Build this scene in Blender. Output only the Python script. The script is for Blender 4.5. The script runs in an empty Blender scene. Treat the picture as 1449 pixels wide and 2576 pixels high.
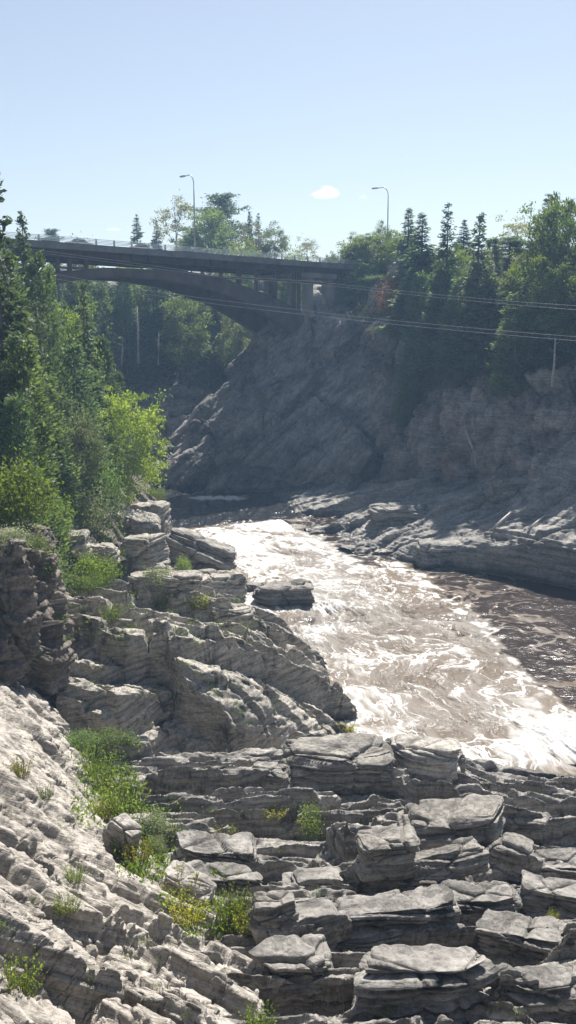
import bpy, math, time
import numpy as np
from mathutils import Vector
from mathutils.bvhtree import BVHTree

T0 = time.time()
scene = bpy.context.scene
COL = scene.collection
R = math.radians

# ------------------------------------------------------------------ camera
F = 2500.0                      # focal length in pixels of a 1449 x 2576 frame
PITCH = R(9.94)
CP, SP = math.cos(PITCH), math.sin(PITCH)
SUN_AZ, SUN_EL = R(17), R(52)
WATER = -20.0

def ray(u, v):
    cx, cy = (u - 724.5) / F, (1288.0 - v) / F
    return cx, CP + cy * SP, -SP + cy * CP

def P(u, v, Y):
    a, b, c = ray(u, v)
    return (a / b * Y, Y, c / b * Y)

def PZ(u, Y, z):
    """point seen in column u at distance Y and height z"""
    depth = Y * CP - z * SP
    return ((u - 724.5) / F * depth, Y, z)

def W(u, v, z=WATER):
    a, b, c = ray(u, v)
    t = z / c
    return (a * t, b * t, z)

cam = bpy.data.cameras.new("camera")
cam_o = bpy.data.objects.new("camera", cam)
COL.objects.link(cam_o)
cam.sensor_fit = 'VERTICAL'
cam.sensor_height = 24.0
cam.lens = 24.0 * F / 2576.0
cam.clip_start = 0.1
cam.clip_end = 20000
cam_o.rotation_euler = (R(90) - PITCH, 0, 0)
scene.camera = cam_o

# ------------------------------------------------------------------ numpy noise
MUL = (73856093, 19349663, 83492791, 1640531513)

def rnd(*ks):
    out = np.zeros(1, np.uint32)
    for k, m in zip(ks, MUL):
        out = out ^ (np.asarray(k).astype(np.int64).astype(np.uint32) * np.uint32(m))
    out = out ^ (out >> np.uint32(15))
    out = out * np.uint32(2246822519)
    out ^= out >> np.uint32(13)
    out *= np.uint32(3266489917)
    out ^= out >> np.uint32(16)
    return out * (1.0 / 4294967295.0)

def chunked(fn, p, n=None, size=16384):
    out = []
    for a in range(0, len(p), size):
        out.append(fn(p[a:a + size]) if n is None else fn(p[a:a + size], n[a:a + size]))
    return np.concatenate(out)

def vnoise(p, seed=0):
    """value noise in -1..1, p (N,3)"""
    i = np.floor(p).astype(np.int64)
    f = p - i
    f = f * f * f * (f * (f * 6 - 15) + 10)
    x, y, z = i[:, 0], i[:, 1], i[:, 2]
    r = 0
    for dx in (0, 1):
        wx = f[:, 0] if dx else 1 - f[:, 0]
        for dy in (0, 1):
            wy = f[:, 1] if dy else 1 - f[:, 1]
            for dz in (0, 1):
                wz = f[:, 2] if dz else 1 - f[:, 2]
                r = r + wx * wy * wz * rnd(x + dx, y + dy, z + dz, seed)
    return r * 2 - 1

def fbm(p, oct=4, seed=0, gain=.5, lac=2.03):
    if len(p) > 40000:
        return chunked(lambda q: fbm(q, oct, seed, gain, lac), p)
    a, s, r, n = 1.0, 1.0, 0, 0
    for o in range(oct):
        r = r + a * vnoise(p * s + o * 17.3, seed + o)
        n += a
        a *= gain
        s *= lac
    return r / n

def voro2(a, b, seed=0, jit=.85):
    """2-D cells: nearest and second nearest cell as (id a, id b, offset a, offset b), and the edge distance"""
    ia, ib = np.floor(a).astype(np.int64), np.floor(b).astype(np.int64)
    f1 = np.full(a.shape, 9e9)
    f2 = np.full(a.shape, 9e9)
    c1 = [np.zeros(a.shape) for k in range(4)]
    c2 = [np.zeros(a.shape) for k in range(4)]
    for i in (-1, 0, 1):
        for j in (-1, 0, 1):
            xa, xb = ia + i, ib + j
            px = xa + .5 + jit * (rnd(xa, xb, seed) - .5)
            pb = xb + .5 + jit * (rnd(xa, xb, seed + 77) - .5)
            da, db = a - px, b - pb
            d = np.hypot(da, db)
            m = d < f1
            m2 = (d < f2) & ~m
            q = (xa, xb, da, db)
            for k in range(4):
                c2[k] = np.where(m, c1[k], np.where(m2, q[k], c2[k]))
                c1[k] = np.where(m, q[k], c1[k])
            f2 = np.where(m, f1, np.where(m2, d, f2))
            f1 = np.where(m, d, f1)
    return c1, c2, f2 - f1

def voro3(p, seed=0, jit=.85):
    i = np.floor(p).astype(np.int64)
    n = len(p)
    f1 = np.full(n, 9e9)
    f2 = np.full(n, 9e9)
    c = np.zeros((n, 3), np.int64)
    for dx in (-1, 0, 1):
        for dy in (-1, 0, 1):
            for dz in (-1, 0, 1):
                q = i + np.array((dx, dy, dz))
                s = 0
                for k in range(3):
                    s = s + (p[:, k] - q[:, k] - .5 - jit * (rnd(q[:, 0], q[:, 1], q[:, 2], seed + k) - .5)) ** 2
                d = np.sqrt(s)
                m = d < f1
                f2 = np.where(m, f1, np.minimum(f2, d))
                c = np.where(m[:, None], q, c)
                f1 = np.where(m, d, f1)
    return f1, f2 - f1, rnd(c[:, 0], c[:, 1], c[:, 2], seed + 31)

def sstep(a, b, x):
    t = np.clip((x - a) / (b - a), 0, 1)
    return t * t * (3 - 2 * t)

# ------------------------------------------------------------------ mesh helpers
def np_mesh(name, verts, faces, mat=None, smooth=False, attrs=None):
    verts = np.asarray(verts, np.float32)
    faces = np.asarray(faces, np.int32)
    me = bpy.data.meshes.new(name)
    k = faces.shape[1]
    me.vertices.add(len(verts))
    me.vertices.foreach_set('co', verts.ravel())
    me.loops.add(faces.size)
    me.loops.foreach_set('vertex_index', faces.ravel())
    me.polygons.add(len(faces))
    me.polygons.foreach_set('loop_start', np.arange(0, faces.size, k, dtype=np.int32))
    me.polygons.foreach_set('loop_total', np.full(len(faces), k, np.int32))
    if smooth:
        me.polygons.foreach_set('use_smooth', np.ones(len(faces), bool))
    for an, av in (attrs or {}).items():
        at = me.attributes.new(an, 'FLOAT', 'POINT')
        at.data.foreach_set('value', np.asarray(av, np.float32))
    me.update()
    if mat:
        me.materials.append(mat)
    return me

def poly_mesh(name, verts, faces, mat=None, smooth=False):
    me = bpy.data.meshes.new(name)
    me.from_pydata([tuple(v) for v in verts], [], faces)
    me.update()
    if mat:
        me.materials.append(mat)
    if smooth:
        for p in me.polygons:
            p.use_smooth = True
    return me

def link(name, data, parent=None, loc=None):
    o = bpy.data.objects.new(name, data)
    COL.objects.link(o)
    if parent is not None:
        o.parent = parent
    if loc is not None:
        o.location = loc
    return o

def tag(o, label, cat=None, group=None, kind=None):
    if label:
        o['label'] = label
    if cat:
        o['category'] = cat
    if group:
        o['group'] = group
    if kind:
        o['kind'] = kind
    return o

def thing(name, label, cat, loc=(0, 0, 0), rz=0, group=None):
    o = link(name, None, loc=loc)
    o.rotation_euler = (0, 0, rz)
    return tag(o, label, cat, group)

def copy_tree(o, parent=None):
    c = o.copy()
    COL.objects.link(c)
    if parent is not None:
        c.parent = parent
    for ch in list(o.children):
        copy_tree(ch, c)
    return c

class MB:
    """collects simple shapes and becomes ONE mesh"""
    def __init__(self):
        self.v, self.f = [], []

    def add(self, vs, fs):
        n = len(self.v)
        self.v += [tuple(a) for a in vs]
        self.f += [tuple(i + n for i in f) for f in fs]
        return self

    def box(self, a, b):
        (x0, y0, z0), (x1, y1, z1) = a, b
        vs = [(x, y, z) for z in (z0, z1) for y in (y0, y1) for x in (x0, x1)]
        return self.add(vs, [(0, 2, 3, 1), (4, 5, 7, 6), (0, 1, 5, 4), (2, 6, 7, 3), (0, 4, 6, 2), (1, 3, 7, 5)])

    def tube(self, pts, radii, n=8, cap=True):
        pts = [Vector(p) for p in pts]
        if not hasattr(radii, '__len__'):
            radii = [radii] * len(pts)
        rings = []
        for i, p in enumerate(pts):
            d = (pts[min(i + 1, len(pts) - 1)] - pts[max(i - 1, 0)]).normalized()
            a = d.cross(Vector((0, 0, 1)))
            if a.length < .05:
                a = d.cross(Vector((1, 0, 0)))
            a.normalize()
            b = d.cross(a)
            rings.append([p + (a * math.cos(t) + b * math.sin(t)) * radii[i] for t in [2 * math.pi * k / n for k in range(n)]])
        vs = [q for r in rings for q in r]
        fs = []
        for i in range(len(pts) - 1):
            for k in range(n):
                fs.append((i * n + k, i * n + (k + 1) % n, (i + 1) * n + (k + 1) % n, (i + 1) * n + k))
        if cap:
            fs.append(tuple(range(n - 1, -1, -1)))
            fs.append(tuple((len(pts) - 1) * n + k for k in range(n)))
        return self.add(vs, fs)

    def prism(self, poly, fn, o0, o1):
        """outline [(s, z)] swept from o0 to o1; fn(s, o, z) gives the point"""
        n = len(poly)
        vs = [fn(s, o0, z) for s, z in poly] + [fn(s, o1, z) for s, z in poly]
        fs = [tuple(range(n)), tuple(range(2 * n - 1, n - 1, -1))]
        for k in range(n):
            j = (k + 1) % n
            fs.append((k, k + n, j + n, j))
        return self.add(vs, fs)

    def build(self, name, mat, parent=None, smooth=False, loc=None, off=(0, 0, 0)):
        vs = [(a - off[0], b - off[1], c - off[2]) for a, b, c in self.v]
        me = poly_mesh(name, vs, self.f, mat, smooth)
        return link(name, me, parent, loc)

# ------------------------------------------------------------------ materials
def new_mat(name):
    m = bpy.data.materials.new(name)
    m.use_nodes = True
    nt = m.node_tree
    nt.nodes.clear()
    out = nt.nodes.new('ShaderNodeOutputMaterial')
    return m, nt, out

def N(nt, t, **kw):
    n = nt.nodes.new(t)
    for k, v in kw.items():
        if k in n.inputs:
            n.inputs[k].default_value = v
        else:
            setattr(n, k, v)
    return n

def ramp(nt, stops):
    n = nt.nodes.new('ShaderNodeValToRGB')
    e = n.color_ramp.elements
    while len(e) > 1:
        e.remove(e[-1])
    e[0].position = stops[0][0]
    e[0].color = (*stops[0][1], 1)
    for p, c in stops[1:]:
        q = e.new(p)
        q.color = (*c, 1)
    return n

def g3(x):
    return (x, x, x)

def rock_mat(name, dark, mid, light, rot=(0, 0, 0), bed=5.0, scale=1.0, rough=.85, lichen=None, lichen_amt=.58, bump=.6, stain=.25, vein=.8):
    """layered rock: colour bands along the bedding, patches, speckle, lichen and fine relief"""
    m, nt, out = new_mat(name)
    L = nt.links.new
    tc = N(nt, 'ShaderNodeTexCoord')
    mp = N(nt, 'ShaderNodeMapping')
    mp.vector_type = 'TEXTURE'
    mp.inputs['Rotation'].default_value = rot
    mp.inputs['Scale'].default_value = (1 / scale, 1 / scale, 1 / (scale * bed))
    L(tc.outputs['Object'], mp.inputs[0])
    band = N(nt, 'ShaderNodeTexNoise', Scale=.7, Detail=9.0, Roughness=.62)
    L(mp.outputs[0], band.inputs['Vector'])
    r1 = ramp(nt, [(.30, dark), (.47, mid), (.66, light)])
    L(band.outputs[0], r1.inputs[0])
    patch = N(nt, 'ShaderNodeTexNoise', Scale=.23 * scale, Detail=6.0, Roughness=.65)
    L(tc.outputs['Object'], patch.inputs['Vector'])
    r2 = ramp(nt, [(.35, g3(1 - stain)), (.6, g3(1.0))])
    L(patch.outputs[0], r2.inputs[0])
    mul = N(nt, 'ShaderNodeMix', data_type='RGBA', blend_type='MULTIPLY')
    mul.inputs[0].default_value = 1
    L(r1.outputs[0], mul.inputs[6])
    L(r2.outputs[0], mul.inputs[7])
    sp = N(nt, 'ShaderNodeTexNoise', Scale=7.0 * scale, Detail=8.0, Roughness=.78)
    L(tc.outputs['Object'], sp.inputs['Vector'])
    r3 = ramp(nt, [(.32, g3(.45)), (.5, g3(1.0)), (.7, g3(1.3))])
    L(sp.outputs[0], r3.inputs[0])
    mul2 = N(nt, 'ShaderNodeMix', data_type='RGBA', blend_type='MULTIPLY')
    mul2.inputs[0].default_value = 1
    L(mul.outputs[2], mul2.inputs[6])
    L(r3.outputs[0], mul2.inputs[7])
    vm = N(nt, 'ShaderNodeMapping')
    vm.vector_type = 'TEXTURE'
    vm.inputs['Rotation'].default_value = rot
    vm.inputs['Scale'].default_value = (2 / scale, 2 / scale, 1 / (scale * max(6.0, bed * 2.2)))
    L(tc.outputs['Object'], vm.inputs[0])
    vn = N(nt, 'ShaderNodeTexNoise', Scale=1.1, Detail=5.0, Roughness=.55)
    L(vm.outputs[0], vn.inputs['Vector'])
    rv = ramp(nt, [(.455, g3(1)), (.485, g3(.55)), (.50, g3(.5)), (.515, g3(.95)), (.60, g3(1)), (.612, g3(.7)), (.63, g3(1))])
    L(vn.outputs[0], rv.inputs[0])
    mul3 = N(nt, 'ShaderNodeMix', data_type='RGBA', blend_type='MULTIPLY')
    mul3.inputs[0].default_value = vein
    L(mul2.outputs[2], mul3.inputs[6])
    L(rv.outputs[0], mul3.inputs[7])
    col = mul3.outputs[2]
    if lichen:
        ln = N(nt, 'ShaderNodeTexNoise', Scale=.9 * scale, Detail=9.0, Roughness=.72)
        L(tc.outputs['Object'], ln.inputs['Vector'])
        rl = ramp(nt, [(lichen_amt, g3(0)), (lichen_amt + .07, g3(1))])
        L(ln.outputs[0], rl.inputs[0])
        mx = N(nt, 'ShaderNodeMix', data_type='RGBA')
        L(rl.outputs[0], mx.inputs[0])
        L(col, mx.inputs[6])
        mx.inputs[7].default_value = (*lichen, 1)
        col = mx.outputs[2]
    b1 = N(nt, 'ShaderNodeTexNoise', Scale=2.6, Detail=9.0, Roughness=.68)
    L(mp.outputs[0], b1.inputs['Vector'])
    b2 = N(nt, 'ShaderNodeBump', Strength=bump, Distance=.12 / scale)
    L(b1.outputs[0], b2.inputs['Height'])
    bs = N(nt, 'ShaderNodeBsdfPrincipled', Roughness=rough)
    bs.inputs['Specular IOR Level'].default_value = .3
    # rock soaked by the river stays dark and glossy up to about half a metre over the water
    ge = N(nt, 'ShaderNodeNewGeometry')
    sx = N(nt, 'ShaderNodeSeparateXYZ')
    L(ge.outputs['Position'], sx.inputs[0])
    wn = N(nt, 'ShaderNodeTexNoise', Scale=.8, Detail=4.0)
    L(ge.outputs['Position'], wn.inputs['Vector'])
    wa = N(nt, 'ShaderNodeMath', operation='MULTIPLY_ADD')
    wa.inputs[1].default_value = -1.6
    L(wn.outputs[0], wa.inputs[0])
    L(sx.outputs['Z'], wa.inputs[2])
    wr = N(nt, 'ShaderNodeMapRange')
    wr.inputs[1].default_value = WATER - .55
    wr.inputs[2].default_value = WATER + .05
    wr.inputs[3].default_value = 1
    wr.inputs[4].default_value = 0
    L(wa.outputs[0], wr.inputs[0])
    wm = N(nt, 'ShaderNodeMix', data_type='RGBA', blend_type='MULTIPLY')
    L(wr.outputs[0], wm.inputs[0])
    L(col, wm.inputs[6])
    wm.inputs[7].default_value = (.32, .30, .28, 1)
    rr = N(nt, 'ShaderNodeMapRange')
    rr.inputs[3].default_value = rough
    rr.inputs[4].default_value = .35
    L(wr.outputs[0], rr.inputs[0])
    L(rr.outputs[0], bs.inputs['Roughness'])
    L(wm.outputs[2], bs.inputs['Base Color'])
    L(b2.outputs[0], bs.inputs['Normal'])
    L(bs.outputs[0], out.inputs[0])
    return m

def leaf_mat(name, dark, light, trans=.45, var=.35, gloss=.25):
    m, nt, out = new_mat(name)
    L = nt.links.new
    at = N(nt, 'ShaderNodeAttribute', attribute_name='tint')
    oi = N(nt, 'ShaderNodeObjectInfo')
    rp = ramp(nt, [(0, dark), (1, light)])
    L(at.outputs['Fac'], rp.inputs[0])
    hs = N(nt, 'ShaderNodeHueSaturation')
    mr = N(nt, 'ShaderNodeMapRange')
    mr.inputs[3].default_value = 1 - var
    mr.inputs[4].default_value = 1 + var
    L(oi.outputs['Random'], mr.inputs[0])
    L(mr.outputs[0], hs.inputs['Value'])
    mh = N(nt, 'ShaderNodeMapRange')
    mh.inputs[3].default_value = .485
    mh.inputs[4].default_value = .515
    m2 = N(nt, 'ShaderNodeMath', operation='FRACT')
    m3 = N(nt, 'ShaderNodeMath', operation='MULTIPLY')
    m3.inputs[1].default_value = 7.31
    L(oi.outputs['Random'], m3.inputs[0])
    L(m3.outputs[0], m2.inputs[0])
    L(m2.outputs[0], mh.inputs[0])
    L(mh.outputs[0], hs.inputs['Hue'])
    L(rp.outputs[0], hs.inputs['Color'])
    bs = N(nt, 'ShaderNodeBsdfPrincipled', Roughness=.55)
    bs.inputs['Specular IOR Level'].default_value = gloss
    L(hs.outputs[0], bs.inputs['Base Color'])
    tr = N(nt, 'ShaderNodeBsdfTranslucent')
    tm = N(nt, 'ShaderNodeMix', data_type='RGBA', blend_type='MULTIPLY')
    tm.inputs[0].default_value = 1
    tm.inputs[7].default_value = (1.25, 1.3, .55, 1)
    L(hs.outputs[0], tm.inputs[6])
    L(tm.outputs[2], tr.inputs[0])
    mx = N(nt, 'ShaderNodeMixShader')
    mx.inputs[0].default_value = trans
    L(bs.outputs[0], mx.inputs[1])
    L(tr.outputs[0], mx.inputs[2])
    L(mx.outputs[0], out.inputs[0])
    return m

def plain_mat(name, c, rough=.6, metal=0, noise=.25, nscale=1.5, spec=.4):
    m, nt, out = new_mat(name)
    L = nt.links.new
    tc = N(nt, 'ShaderNodeTexCoord')
    n = N(nt, 'ShaderNodeTexNoise', Scale=nscale, Detail=7.0, Roughness=.65)
    L(tc.outputs['Object'], n.inputs['Vector'])
    r = ramp(nt, [(.3, tuple(a * (1 - noise) for a in c)), (.7, tuple(min(1, a * (1 + noise)) for a in c))])
    L(n.outputs[0], r.inputs[0])
    bs = N(nt, 'ShaderNodeBsdfPrincipled', Roughness=rough, Metallic=metal)
    bs.inputs['Specular IOR Level'].default_value = spec
    L(r.outputs[0], bs.inputs['Base Color'])
    L(bs.outputs[0], out.inputs[0])
    return m

LICH = (.085, .08, .07)
M_LEDGE = rock_mat('ledge_rock', (.08, .075, .07), (.245, .23, .212), (.42, .395, .36), rot=(R(6), 0, R(4)), bed=7, lichen=LICH, lichen_amt=.57)
M_SLAB = rock_mat('pale_slab_rock', (.20, .18, .158), (.36, .33, .292), (.48, .44, .39), rot=(R(-12), R(24), R(30)), bed=8, lichen=(.17, .155, .13), lichen_amt=.63, stain=.2)
M_MID = rock_mat('bank_rock', (.11, .10, .086), (.37, .34, .295), (.54, .50, .435), rot=(R(8), R(-14), 0), bed=9, lichen=LICH, lichen_amt=.56)
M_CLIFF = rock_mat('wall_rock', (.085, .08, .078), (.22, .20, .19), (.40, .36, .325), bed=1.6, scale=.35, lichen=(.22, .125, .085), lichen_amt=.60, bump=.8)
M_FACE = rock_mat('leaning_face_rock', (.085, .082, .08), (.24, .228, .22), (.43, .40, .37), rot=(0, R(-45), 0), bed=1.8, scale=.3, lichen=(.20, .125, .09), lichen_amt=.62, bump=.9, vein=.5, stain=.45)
M_SHELF = rock_mat('shelf_rock', (.14, .135, .125), (.27, .258, .24), (.39, .37, .335), rot=(R(5), R(-8), 0), bed=5, scale=.5, lichen=(.14, .13, .12), lichen_amt=.6)
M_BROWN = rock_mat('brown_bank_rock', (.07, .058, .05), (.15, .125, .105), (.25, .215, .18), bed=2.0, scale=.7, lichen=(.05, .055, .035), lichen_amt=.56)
M_BOULD = rock_mat('boulder_rock', (.09, .085, .076), (.25, .232, .208), (.40, .372, .33), bed=6, lichen=LICH, lichen_amt=.58)
M_PALEB = rock_mat('pale_boulder_rock', (.26, .24, .22), (.42, .39, .35), (.52, .48, .43), bed=4, lichen=(.16, .15, .13), lichen_amt=.6)
M_REDB = rock_mat('reddish_boulder_rock', (.09, .06, .055), (.17, .115, .105), (.25, .18, .16), bed=3)
M_SOIL = rock_mat('wooded_soil', (.02, .022, .012), (.05, .05, .028), (.09, .085, .05), bed=1, scale=.8, lichen=(.04, .06, .02), lichen_amt=.5)

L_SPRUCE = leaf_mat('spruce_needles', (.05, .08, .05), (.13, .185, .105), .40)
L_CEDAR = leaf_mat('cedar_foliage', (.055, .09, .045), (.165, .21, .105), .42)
L_DARK = leaf_mat('dark_cedar_foliage', (.06, .10, .06), (.155, .21, .125), .45)
L_GREEN = leaf_mat('green_leaves', (.085, .13, .055), (.21, .265, .12), .5)
L_BRIGHT = leaf_mat('yellow_green_leaves', (.11, .165, .03), (.25, .31, .075), .52)
L_GREY = leaf_mat('grey_green_leaves', (.10, .125, .08), (.22, .25, .17), .4)
L_PALE = leaf_mat('pale_dry_leaves', (.15, .15, .10), (.28, .27, .19), .4)
L_RED = leaf_mat('rust_red_leaves', (.14, .05, .035), (.26, .11, .07), .4)
L_WEED = leaf_mat('weed_leaves', (.09, .15, .03), (.22, .29, .06), .5)
L_GOLD = leaf_mat('goldenrod_leaves', (.17, .20, .03), (.34, .33, .055), .5)
BARK = plain_mat('bark', (.13, .105, .085), .9, noise=.5, nscale=4)
BARK_PALE = plain_mat('pale_bark', (.36, .33, .29), .85, noise=.4, nscale=4)
STEEL = plain_mat('weathered_brown_steel', (.095, .07, .066), .6, noise=.35, nscale=.5)
CONC = plain_mat('old_concrete', (.15, .148, .145), .85, noise=.3, nscale=.6)
CONC_B = plain_mat('stained_pier_concrete', (.25, .225, .21), .9, noise=.35, nscale=.5)
ALU = plain_mat('aluminium_rail', (.75, .75, .74), .4, metal=.3, noise=.1)
GALV = plain_mat('galvanised_pole', (.42, .43, .44), .45, metal=.4, noise=.1)
CABLE = plain_mat('cable', (.3, .31, .31), .5, noise=.1)
ASPHALT = plain_mat('asphalt', (.05, .05, .05), .9)
CARW = plain_mat('white_car_paint', (.78, .79, .8), .25, noise=.03)
GLASS = plain_mat('car_glass', (.03, .035, .04), .1, noise=.05, spec=.6)
TYRE = plain_mat('tyre_rubber', (.025, .025, .025), .8)
WOOD = plain_mat('bleached_driftwood', (.42, .39, .35), .8, noise=.3, nscale=5)

# ------------------------------------------------------------------ sheets of terrain
def spline(Pm, n, axis, tens=.42, lin=None):
    Pm = np.moveaxis(np.asarray(Pm, float), axis, 0)
    m = len(Pm)
    t = np.linspace(0, m - 1, n)
    i = np.minimum(t.astype(int), m - 2)
    f = (t - i).reshape(-1, *([1] * (Pm.ndim - 1)))
    tan = np.zeros_like(Pm)
    tan[1:-1] = (Pm[2:] - Pm[:-2]) * tens
    tan[0] = (Pm[1] - Pm[0]) * tens * 2
    tan[-1] = (Pm[-1] - Pm[-2]) * tens * 2
    p0, p1, m0, m1 = Pm[i], Pm[i + 1], tan[i], tan[i + 1]
    h = (2 * f**3 - 3 * f**2 + 1) * p0 + (f**3 - 2 * f**2 + f) * m0 + (-2 * f**3 + 3 * f**2) * p1 + (f**3 - f**2) * m1
    return np.moveaxis(h, 0, axis)

def grid_normals(G):
    dv = np.gradient(G, axis=0)
    du = np.gradient(G, axis=1)
    n = np.cross(du, dv)
    n /= np.linalg.norm(n, axis=2, keepdims=True) + 1e-9
    return n

def blur(A, axis, r, it=2):
    for _ in range(it):
        Pd = np.pad(A, [(r, r) if k == axis else (0, 0) for k in range(A.ndim)], mode='edge')
        c = np.cumsum(Pd, axis=axis)
        c = np.concatenate([np.zeros_like(np.take(c, [0], axis)), c], axis)
        m = A.shape[axis]
        A = (np.take(c, np.arange(2 * r + 1, 2 * r + 1 + m), axis) - np.take(c, np.arange(m), axis)) / (2 * r + 1)
    return A

def sheet(name, rows, nu, nv, d1, d2, mat, label, over=2, flip=False, attrs=None):
    """a surface through rows of control points, first displaced in blocks, then re-spaced so that
    steep faces get their share of vertices, then displaced by fine relief"""
    G = spline(np.array(rows, float), nv * over, 0)
    G = spline(G, nu, 1)
    n = grid_normals(G)
    if flip:
        n = -n
    p = G.reshape(-1, 3)
    if d1:
        G = (p + chunked(d1, p, n.reshape(-1, 3))).reshape(G.shape)
    seg = np.linalg.norm(np.diff(G, axis=0), axis=2)
    dist = np.linalg.norm(G[1:], axis=2) + 1.0
    s = np.concatenate([np.zeros((1, nu)), np.cumsum(seg / dist, axis=0)])
    H = np.empty((nv, nu, 3))
    idx = np.arange(len(G), dtype=float)
    Tm = np.empty((nv, nu))
    for c in range(nu):
        Tm[:, c] = np.interp(np.linspace(0, s[-1, c], nv), s[:, c], idx)
    Tm = blur(Tm, 1, 3)
    for c in range(nu):
        for k in range(3):
            H[:, c, k] = np.interp(Tm[:, c], idx, G[:, c, k])
    n = grid_normals(H)
    n = blur(blur(n, 0, 3), 1, 3)
    n /= np.linalg.norm(n, axis=2, keepdims=True) + 1e-9
    if flip:
        n = -n
    p = H.reshape(-1, 3)
    if d2:
        H = (p + chunked(d2, p, n.reshape(-1, 3))).reshape(H.shape)
    i = np.arange(nv * nu).reshape(nv, nu)
    f = np.stack([i[:-1, :-1], i[:-1, 1:], i[1:, 1:], i[1:, :-1]], -1).reshape(-1, 4)
    if flip:
        f = f[:, ::-1]
    me = np_mesh(name, H.reshape(-1, 3), f, mat, smooth=True)
    o = link(name, me)
    tag(o, label, 'rock', kind='structure')
    Hs = H[::3, ::3]
    a_, b_ = Hs.shape[:2]
    i = np.arange(a_ * b_).reshape(a_, b_)
    f = np.stack([i[:-1, :-1], i[:-1, 1:], i[1:, 1:], i[1:, :-1]], -1).reshape(-1, 4)
    TERRAIN.append((Hs.reshape(-1, 3), f))
    print(name, round(time.time() - T0, 1))
    return o

TERRAIN = []

def blocks(p, ang, cells, seed, up=None, warp=.5, crack=.25, wscale=.35, soft=.06, cw=.035):
    """height of broken blocks: cells [(along, across, height, tilt)] in plan, strike turned by ang;
    soft is the width in metres over which one block steps to the next"""
    ca, sa = math.cos(ang), math.sin(ang)
    w = np.stack([fbm(p * wscale, 3, seed + 40), fbm(p * wscale, 3, seed + 50)], 1) * warp
    a = p[:, 0] * ca + p[:, 1] * sa + w[:, 0] * 2
    b = -p[:, 0] * sa + p[:, 1] * ca + w[:, 1]
    h = 0
    for k, (la, lb, hh, tl) in enumerate(cells):
        c1, c2, e = voro2(a / la, b / lb, seed + k * 13)
        def top(c):
            return hh * (rnd(c[0], c[1], seed + k * 13 + 5) - .5) - tl * c[3] * lb + (rnd(c[0], c[1], seed + k * 13 + 9) - .5) * .25 * hh * c[2]
        h1, h2 = top(c1), top(c2)
        wd = min(.7, soft * 2 / lb)
        t = .5 + .5 * sstep(0, wd, e)
        h = h + h1 * t + h2 * (1 - t) - crack * hh * np.exp(-(e * lb / (2 * cw)) ** 2) * (.35 + .65 * sstep(-.15, .25, vnoise(np.stack([a * .6, b * .6, a * 0 + k], 1), seed + k)))
    return h

def lamina(p, t, amp, seed, dip=(0, .1), wob=.12, wsc=.45):
    """bedding ledges: a random set-back for every bed of thickness t"""
    s = p[:, 2] + dip[0] * p[:, 0] + dip[1] * p[:, 1] + wob * fbm(p * wsc, 3, seed)
    q = s / t + .35 * vnoise(np.stack([s / t * .5, p[:, 0] * .05, p[:, 1] * .05], 1), seed + 3)
    l = np.floor(q)
    f = q - l
    along = .6 + .4 * vnoise(np.stack([p[:, 0] * .35, p[:, 1] * .35, l * 7.7], 1), seed + 9)
    k = sstep(.7, 1.0, f)
    r = (rnd(l, seed) * (1 - k) + rnd(l + 1, seed) * k) * along
    prof = np.power(np.clip(np.sin(np.pi * np.clip(f, 0, 1)), 0, 1), .5)
    return amp * (r - .5) + amp * .55 * (prof - 1)

UP = np.array((0, 0, 1.0))

# ---- near ledges in front of the river
def ledge_d1(p, n):
    h = blocks(p, R(7), [(4.6, 1.5, 1.05, .26), (2.0, .62, .42, .2), (.85, .27, .15, .08)], 3, crack=.55)
    far = sstep(40.5, 37.0, p[:, 1] - .25 * np.maximum(p[:, 0] - 4, 0) * 2)
    return UP * (h * (.25 + .75 * far))[:, None]

def ledge_d2(p, n):
    st = 1 - np.abs(n[:, 2])
    l = lamina(p, .14, .20, 11, (.02, .12), wob=.06) * (.12 + .88 * st) + lamina(p, .045, .06, 12, (.02, .12), wob=.05) * (.3 + .7 * st)
    r = .05 * fbm(p * 2.2, 4, 21) + .03 * fbm(p * np.array((6, 6, 14)), 3, 22)
    return n * (l + r)[:, None]

def row(pts):
    return [P(*q) if q[2] > 0 else PZ(q[0], q[1], q[2]) for q in pts]

def rowz(us, Ys, zs):
    return [PZ(u, Y, z) for u, Y, z in zip(us, Ys, zs)]

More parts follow.
